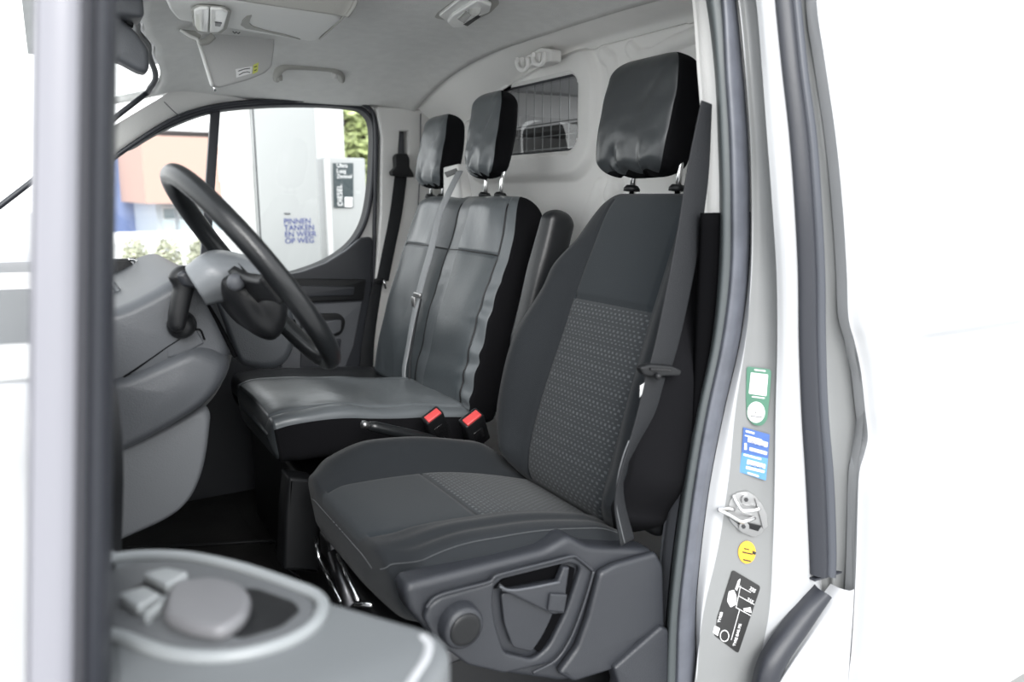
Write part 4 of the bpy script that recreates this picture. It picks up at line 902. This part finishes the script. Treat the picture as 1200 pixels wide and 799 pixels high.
plate('bezel', cz([(224, 10), (232, 6), (262, 8), (271, 13), (266, 32), (258, 38), (230, 35), (226, 28)], ZC - .004), (0, 0, -1), MC['console_grey'], lp_, front=.004, back=.002, bevel=.002, r=.008)
plate('lens', cz([(227, 11), (234, 8), (245, 8.5), (244, 36), (231, 34), (228, 28)], ZC - .009), (0, 0, -1), LENS, lp_, front=.004, back=.002, bevel=.003, r=.006)
plate('lens', cz([(246, 8.5), (260, 9.5), (267, 13), (262, 32), (256, 36), (245.5, 36)], ZC - .009), (0, 0, -1), LENS, lp_, front=.004, back=.002, bevel=.003, r=.006)
plate('lamp_switch', cz([(252, 26), (260, 27), (258, 31), (252, 30)], ZC - .014), (0, 0, -1), DSTEEL, lp_, front=.001, back=.001, bevel=.0005)
plate('hook_recess', cz([(295, 18), (289, 19), (284, 24), (282, 29), (288, 33), (310, 37), (352, 46), (340, 42), (310, 35), (297, 31), (292, 27), (293, 22)], ZC - .001), (0, 0, -1), CG_, hn, front=.0012, back=.001, bevel=.0004)
text('lettering', '2E?', at(273, 38, Z=ZC - .002), (0, 0, -1), (.9, .3, 0), .012, PLG, hn) if False else None
tubes('moulded_mark', [cz([(273, 37), (275, 39), (277, 37.5), (279, 39.5), (281, 38)], ZC - .001)], .0012, PLG, hn, seg=6)
vs_ = thing('sun_visor', at(280, 60, Y=.42), 'grey passenger sun visor folded down with a small warning sticker', 'sun visor')
VY = .42
vp = [(232, 50), (240, 76), (248, 101), (256, 103), (290, 94), (310, 86), (318, 78), (321, 55), (321, 38), (280, 30), (240, 36)]
V_ = atp(vp, VY)
vo = plate('visor_panel', V_, (0, -1, 0), mat('visor_vinyl', (.50, .50, .495), .7, bump=.2, bscale=300), vs_, front=.008, back=.010, bevel=.006, r=.008)
tube('visor_edge', [p + V((0, -.008, 0)) for p in atp([(231, 46), (240, 75), (248, 101)], VY)], .005, mat('console_plastic', (.6, .6, .58)), vs_, seg=10, n=20)
tube('pivot_pin', atp([(251, 99), (252, 107)], VY - .004), .004, CHR, vs_, seg=8)
plate('warning_sticker', atp([(276, 81), (296, 77.5), (295, 86), (277, 91)], VY - .0095), (0, -1, 0), WHT, vs_, front=.0004, back=.0004, bevel=.0001)
plate('sticker_yellow_strip', atp([(297, 76), (303, 73), (302, 84), (296, 87)], VY - .0095), (0, -1, 0), mat('sticker_yellow', (.62, .66, .15), .5), vs_, front=.0004, back=.0004, bevel=.0001)
tubes('sticker_print', [atp([(279, 83.5), (286, 81), (293, 80)], VY - .0105), atp([(280, 88), (285, 85), (290, 84), (293, 85)], VY - .0105), atp([(298, 78.5), (301, 77.5)], VY - .0105), atp([(298, 83), (300.5, 81.5)], VY - .0105)], .0010, DSTEEL, vs_, seg=6)
vc = thing('visor_clip', at(228, 42, Y=.36), 'small pale hinge clip holding the sun visor below the console', 'visor clip')
plate('clip_base', atp([(209, 34), (228, 36), (236, 42), (232, 50), (218, 42)], .36), (0, -1, 0), CG_, vc, front=.006, back=.01, bevel=.004, r=.003)
tube('hook', atp([(211, 35), (222, 42), (231, 46), (233, 52)], .345), .004, mat('console_plastic', (.6, .6, .58)), vc, n=20, seg=8)
tube('hook_tip', atp([(234, 50), (243, 48), (250, 42)], .345), .008, CG_, vc, n=14, seg=8)
gh = thing('grab_handle', at(360, 85, Y=.62), 'light grey grab handle on the roof rail above the passenger window', 'grab handle')
tube('bar', [at(324, 92, Y=.665), at(325, 86, Y=.635), at(331, 79, Y=.61), at(342, 77, Y=.605), at(380, 79, Y=.605), at(394, 82, Y=.61), at(399, 87, Y=.635), at(400, 93, Y=.665)], .0135, mat('handle_plastic', (.40, .395, .37), .5), gh, n=60, seg=14, flat=.8)
box('end_cap', at(392, 88, Y=.615), (.018, .014, .024), LTRIM, gh, bevel=.005); box('end_cap', at(328, 91, Y=.635), (.016, .012, .02), MC['handle_plastic'], gh, bevel=.005)
il = thing('interior_light', at(545, 12, Z=1.435), 'rectangular courtesy lamp with clear lens in the middle of the headliner', 'lamp')
def ci(l, z=1.436): return [at(a, b, Z=z) for a, b in l]
plate('housing', ci([(508, 20), (512, 14), (538, -6), (585, -10), (586, 4), (575, 15), (550, 27), (524, 24)]), (0, 0, -1), CG_, il, front=.002, back=.02, bevel=.004, r=.012)
plate('reflector', ci([(514, 17), (540, -4), (560, -6), (552, 4), (524, 24)], 1.43), (0, 0, -1), LENS, il, front=.004, back=.004, bevel=.003, r=.006)
lz = plate('lens', ci([(524, 24), (530, 16), (552, 2), (560, -2), (576, 4), (574, 12), (560, 17), (545, 29), (530, 30)], 1.424), (0, 0, -1), LENS, il, front=.006, back=.006, bevel=.005, r=.008)
plate('lens_window', ci([(536, 22), (545, 13), (553, 17), (544, 27)], 1.417), (0, 0, -1), mat('lens_grey', (.5, .5, .48), .2), lz, front=.001, back=.001, bevel=.0004, r=.002)
tube('lens_bulb', [p for p in ci([(556, 10), (557, 10.5)], 1.418)], .016, MC['lens_grey'], lz, seg=20)
plate('lamp_switch', ci([(543, 28), (560, 17), (563, 19), (548, 30)], 1.419), (0, 0, -1), PLB, il, front=.002, back=.002, bevel=.001)
# coat hooks
hkb = thing('coat_hooks', at(628, 70, X=1.235), 'white double coat hook on the cove above the bulkhead window', 'coat hook')
HX = 1.235
def hx(l, x=HX): return [at(a, b, X=x) for a, b in l]
plate('mount', hx([(612, 70), (636, 56), (648, 58), (648, 72), (638, 76), (612, 80)], 1.238), (-1, 0, 0), BULK, hkb, front=.010, back=.03, bevel=.006, r=.006)
for cx, cy in ((612, 74), (631, 68)):
    h_ = tube('hook', [at(cx + a, cy + b, X=HX - .022 + c) for a, b, c in [(-5, -6, .0), (-6, 1, -.004), (-3, 7, -.010), (3, 8, -.014), (7, 2, -.014), (7, -6, -.010)]], .0065, BULK, hkb, n=30, seg=12)
    box('hook_pad', at(cx - 1, cy, X=HX - .012), (.012, .028, .030), BULK, hkb, bevel=.008)
# inside mirror and the things hanging at the windscreen
im = thing('rear_view_mirror', at(155, 60, Y=.02), 'dark rear view mirror at the windscreen beside the door frame', 'mirror')
plate('housing', atp([(120, 10), (142, 22), (160, 38), (174, 58), (175, 78), (172, 86), (162, 84), (140, 72), (120, 66)], .02), (0, -1, 0), PLG, im, front=.01, back=.05, bevel=.012, r=.008)
tube('stem', [at(150, 30, Y=.04), at(154, 5, Y=.06), at(158, -18, Y=.1)], .010, PLB, im, seg=10)
box('ceiling_sensor_panel', at(140, 8, Y=.02), (.08, .10, .05), PLG, im, bevel=.01)
# ================================================================== DRIVER DOOR (open, seen from its rear edge)
dd_ = st(thing('door_2', (0.0, -1.31, .3), 'open driver door seen edge-on in the near left, blurred grey frame and armrest', 'door'))
DP = .50
def dv(px, z0=-.35, z1=1.5, d=DP):
    r = ray(px, 400); r = V((r.x, r.y, 0)).normalized(); p = CAM + r * d; return V((p.x, p.y, 0))
base_y = lambda p: p
def vpost(name, secs, m, t0=-.3, t1=1.25):
    """upright strip of the door frame; px is its sight line at mid height, d its horizontal distance"""
    rows = []
    for px, dd in secs:
        k = 400; pts = []
        for py, xs in ((-120, px + 6), (400, px), (880, px - 5)):
            r = ray(xs, py); r = r / hypot(r.x, r.y); pts.append(CAM + r * dd)
        rows.append(pts)
    return surf(name, rows, m, dd_, nu=len(secs) * 5, nv=16)
DPAINT = mat('door_edge_paint', (.215, .215, .24), .35, coat=.3)
vpost('shut_face', [(34, .80), (34, .56), (37, .535), (50, .528), (74, .525), (88, .528)], DPAINT)
vpost('frame_edge', [(86, .53), (92, .535), (98, .545), (110, .56)], mat('frame_edge_grey', (.09, .09, .10), .45))
vpost('frame_seal', [(96, .55), (104, .55), (112, .548), (122, .553), (129, .565), (133, .60), (134, .66), (133, .78)], RUB)
# inner trim below the window line with armrest and switch panel
AZ = .655
def az(l, z=AZ): return [at(a, b, Z=z) for a, b in l]
DG = mat('door_trim_grey', (.135, .144, .149), .42, bump=.15, bscale=300)
arm_top = [(118, 642), (150, 648), (220, 660), (300, 678), (380, 698), (450, 718), (500, 732), (520, 742), (528, 758), (522, 780), (505, 810), (470, 870), (118, 900)]
ar = plate('armrest', az(arm_top), (0, 0, 1), DG, dd_, front=0, back=.18, bevel=.012, r=.012)
tube('armrest_end_glint', [p + V((-.004, 0, -.004)) for p in az([(500, 742), (508, 752), (505, 768), (494, 786), (480, 808), (466, 835)])], .0055, PAINT, ar, n=30, seg=12)  # white tube paints the bright light on the rounded armrest corner
ov = [(118, 668), (150, 655), (215, 655), (280, 668), (345, 690), (372, 702), (378, 716), (365, 738), (330, 758), (270, 772), (205, 770), (150, 752), (118, 735)]
tube('switch_panel_rim', [p + V((0, 0, .002)) for p in cr(az(ov), 90, True)], .006, mat('rim_grey', (.23, .245, .25), .35), ar, closed=True, seg=10)
sp = plate('switch_panel', az([(x * .93 + 18, y * .93 + 50) for x, y in ov], AZ + .003), (0, 0, 1), mat('switch_panel_grey', (.10, .105, .11), .4), ar, front=.002, back=.003, bevel=.002, r=.01)
plate('pull_cup', az([(262, 692), (300, 690), (345, 706), (352, 716), (330, 734), (285, 748), (262, 742)], AZ + .0055), (0, 0, 1), PLB, ar, front=.001, back=.001, bevel=.0005, r=.006)
plate('pull_grip', az([(200, 690), (250, 682), (282, 690), (296, 705), (290, 728), (262, 748), (222, 742), (190, 728)], AZ + .010), (0, 0, 1), mat('grip_grey', (.15, .15, .157), .4), ar, front=.008, back=.006, bevel=.006, r=.012)
for q in ([(138, 700), (170, 690), (190, 700), (162, 716)], [(166, 676), (196, 668), (222, 674), (196, 690)], [(190, 712), (196, 700), (176, 716), (168, 726)]):
    plate('window_switch', az(q, AZ + .011), (0, 0, 1), mat('switch_grey', (.27, .285, .29), .3), ar, front=.004, back=.006, bevel=.003, r=.004)
plate('switch_gap', az([(150, 694), (180, 676), (206, 684), (176, 704)], AZ + .0065), (0, 0, 1), PLB, ar, front=.001, back=.001, bevel=.0005)
# door body receding to its hinge, hidden behind the frame
pA = dv(60, d=.56); pB = dv(60, d=.95)
sd = V((.86, -.03, 0)).normalized() * .022
for a, b, z0_, z1_, nm in ((pA, pB, -.3, .62, 'door_body'),):
    box(nm, (a + b) / 2 + V((0, 0, (z0_ + z1_) / 2)), (.045, (b - a).length, z1_ - z0_), PAINT, dd_, rot=Matrix.Rotation(-atan2((b - a).x, (b - a).y), 3, 'Z'), bevel=.01)
box('window_top_rail', (pA + pB) / 2 + V((0, 0, 1.60)), (.03, (pB - pA).length, .03), RUB, dd_, rot=Matrix.Rotation(-atan2((pB - pA).x, (pB - pA).y), 3, 'Z'), bevel=.006)
# ================================================================== OUTSIDE THE PASSENGER WINDOW: fuel station and street
GZ = -.50
st(mesh('ground', [(-60, -60, GZ), (80, -60, GZ), (80, 80, GZ), (-60, 80, GZ)], [(0, 1, 2, 3)], mat('pale_concrete', (.42, .42, .41), .8, bump=.3, bscale=3, var=.06, vscale=.6), smooth=False))
WCL = mat('white_cladding', (.62, .62, .62), .35)
CL2 = mat('light_grey_cladding', (.36, .37, .37), .4)
pc = thing('pay_pillar', (1.25, 2.7, GZ), 'white clad fuel station pillar with blue Dutch lettering outside the window', 'pillar')
a, b = at(307, 300, Y=2.5), at(377, 300, Y=2.5)
box('cladding', ((a.x + b.x) / 2, 2.7, (GZ + 3.2) / 2), (b.x - a.x, .40, 3.2 - GZ), CL2, pc, bevel=.01)
box('side_panel', (a.x - .06, 2.72, (GZ + 3.2) / 2), (.12, .30, 3.2 - GZ), WCL, pc, bevel=.008)
tube('panel_joint', [(a.x - .0, 2.505, GZ), (a.x - .0, 2.505, 3.2)], .004, MC['charcoal_plastic'], pc, seg=6)
for i, s_ in enumerate(('PINNEN', 'TANKEN', 'EN WEER', 'OP WEG')):
    o = at(332.5 + i * .5, 262.5 + i * 7.6, Y=2.497); text('lettering', s_, o, (0, -1, 0), (1, 0, 0), .043, NAVY, pc, sp=.98)
tube('small_mark', [at(333, 250, Y=2.496), at(340, 250.5, Y=2.496)], .0035, PLG, pc, seg=6)
wc = thing('white_column', (1.75, 3.6, GZ), 'bright white canopy column behind the fuel pump', 'column')
a, b = at(366, 200, Y=3.6), at(405, 200, Y=3.6)
box('cladding', ((a.x + b.x) / 2, 3.75, 1.4), (b.x - a.x, .30, 3.8), WCL, wc, bevel=.01)
pu = thing('fuel_pump', (1.6, 2.95, GZ), 'grey fuel pump with a dark vertical DIESEL sign', 'fuel pump')
a, b = at(380, 184, Y=2.8), at(428, 184, Y=2.8)
box('housing', ((a.x + b.x) / 2, 2.95, (GZ + a.z) / 2), (b.x - a.x, .30, a.z - GZ), CL2, pu, bevel=.012)
box('edge_strip', (a.x + .012, 2.80, (GZ + a.z) / 2), (.035, .02, a.z - GZ - .02), WCL, pu, bevel=.004)
plate('sign_panel', [at(390, 191, Y=2.79), at(414, 191, Y=2.79), at(414, 243, Y=2.79), at(391, 243, Y=2.79)], (0, -1, 0), mat('sign_slate', (.045, .06, .065), .4), pu, front=.003, back=.003, bevel=.001)
text('lettering', 'DIESEL', at(401.5, 241.5, Y=2.785), (0, -1, 0), (0, 0, 1), .044, WHT, pu)
for i, s_ in enumerate(('Ultra', 'Laag', 'Zwavel')): text('lettering', s_, at(394.5, 196 + i * 6.3, Y=2.785), (0, -1, 0), (1, 0, 0), .033, WHT, pu)
plate('white_notice', [at(404, 231, Y=2.785), at(413, 231, Y=2.785), at(413, 242.5, Y=2.785), at(404, 242.5, Y=2.785)], (0, -1, 0), WHT, pu, front=.001, back=.001, bevel=.0004)
# buildings across the street
def rect(x0, y0, x1, y1, Y): a, b = at(x0, y0, Y=Y), at(x1, y1, Y=Y); return a, b
def slabb(name, x0, y0, x1, y1, Y, d, m, par, zb=None):
    a, b = rect(x0, y0, x1, y1, Y); zl = b.z if zb is None else zb
    return box(name, ((a.x + b.x) / 2, Y + d / 2, (a.z + zl) / 2), (b.x - a.x, d, a.z - zl), m, par, bevel=0)
bb_ = thing('blue_building', at(150, 275, Y=14), 'blue-grey building with one pale window across the street', 'building')
slabb('wall', 60, 172, 182, 276, 18.2, 4, mat('blue_render', (.15, .20, .37), .8), bb_, GZ)
fr_ = slabb('window', 138, 180, 160, 207, 18.17, .06, WHT, bb_)
ob_ = thing('orange_building', at(230, 240, Y=13), 'salmon orange building with upper window strip and glazed ground floor', 'building')
OR = mat('orange_render', (.44, .27, .22), .8); GW = mat('shop_glass', (.42, .50, .54), .15); GW2 = mat('shop_glass_dark', (.16, .20, .22), .15)
slabb('upper_storey', 164, 158, 306, 238, 13, 5, OR, ob_)
slabb('ground_floor', 182, 238, 306, 276, 13.6, 4, mat('shop_front', (.42, .46, .50), .4), ob_, GZ)
slabb('parapet', 164, 150, 306, 157, 13, 5, mat('pale_parapet', (.55, .56, .58), .6), ob_)
wn_ = slabb('window', 256, 182, 300, 213, 12.97, .06, WHT, ob_)
for q in ((259, 185, 270, 211), (272, 185, 286, 211), (288, 185, 299, 211)): slabb('pane', *q, 12.95, .03, GW2 if q[0] > 260 else GW, wn_)
for x in range(190, 304, 19):
    f_ = slabb('shop_window', x, 242, x + 16, 272, 13.55, .06, WHT, ob_); slabb('pane', x + 1, 244, x + 15, 256, 13.5, .05, GW2, f_); slabb('pane', x + 1, 258, x + 15, 270, 13.5, .05, GW, f_)
slabb('door_column', 228, 238, 232, 276, 13.5, .1, WHT, ob_)
wl = thing('street_barrier', at(190, 285, Y=9), 'low pale barrier with darker panels along the street', 'barrier')
slabb('rail', 60, 275, 310, 281, 9, .3, WHT, wl)
for x in (90, 124, 148, 172, 196, 220, 262): slabb('panel', x, 281, x + 20, 288, 9.02, .1, mat('barrier_grey', (.38, .38, .34), .7), wl)
slabb('base', 60, 288, 310, 293, 9, .3, WCL, wl, GZ)
# shrubs below the window and a tree behind the pump
LEAF = mat('shrub_leaves', (.40, .41, .30), .8, var=.4, vscale=30); LEAF2 = mat('tree_leaves', (.42, .48, .22), .8, var=.5, vscale=6)
def foliage(name, c, rad, n, size, m, par):
    vs = []; fs = []
    for i in range(n):
        u = V((random.gauss(0, 1), random.gauss(0, 1), random.gauss(0, 1))).normalized() * random.random() ** .45
        p = V(c) + V((u.x * rad[0], u.y * rad[1], u.z * rad[2])); a = V((random.gauss(0, 1), random.gauss(0, 1), random.gauss(0, 1))).normalized(); b = a.orthogonal().normalized(); s = size * random.uniform(.6, 1.3); k = len(vs)
        vs += [p - a * s, p + b * s * .4, p + a * s, p - b * s * .4]; fs.append((k, k + 1, k + 2, k + 3))
    return mesh(name, vs, fs, m, par, smooth=False)
def plant(name, px, py, Y, rad, n, size, m, label, cat, grp):
    c = at(px, py, Y=Y); t = thing(name, (c.x, c.y, GZ), label, cat, grp)
    foliage('foliage', c, rad, n, size, m, t)
    hh = c.z - GZ; lst = [[(c.x, c.y, GZ), (c.x + random.uniform(-.4, .4) * rad[0], c.y + random.uniform(-.3, .3) * rad[1], c.z + rad[2] * .5)] for _ in range(5)]
    tubes('stem', lst, .012 if rad[2] < 1 else .09, mat('bark', (.16, .12, .09), .9), t, seg=7)
for px, lb in ((160, 'low pale shrub outside the passenger window, nearest the door frame'), (198, 'low pale shrub outside the passenger window, in the middle of the row'), (236, 'low pale shrub outside the window beside the dark divider bar'), (274, 'low pale shrub outside the window right of the divider bar')):
    plant('shrub', px, 312, 4.6, (.10, .3, .22), 600, .03, LEAF, lb, 'shrub', 'low shrubs outside the passenger window')
plant('broadleaf_tree', 416, 150, 16, (1.6, 1.5, 2.2), 3500, .16, LEAF2, 'sunlit green tree seen above the fuel pump', 'tree', None)
# fuel station canopy soffit overhead is outside the frame
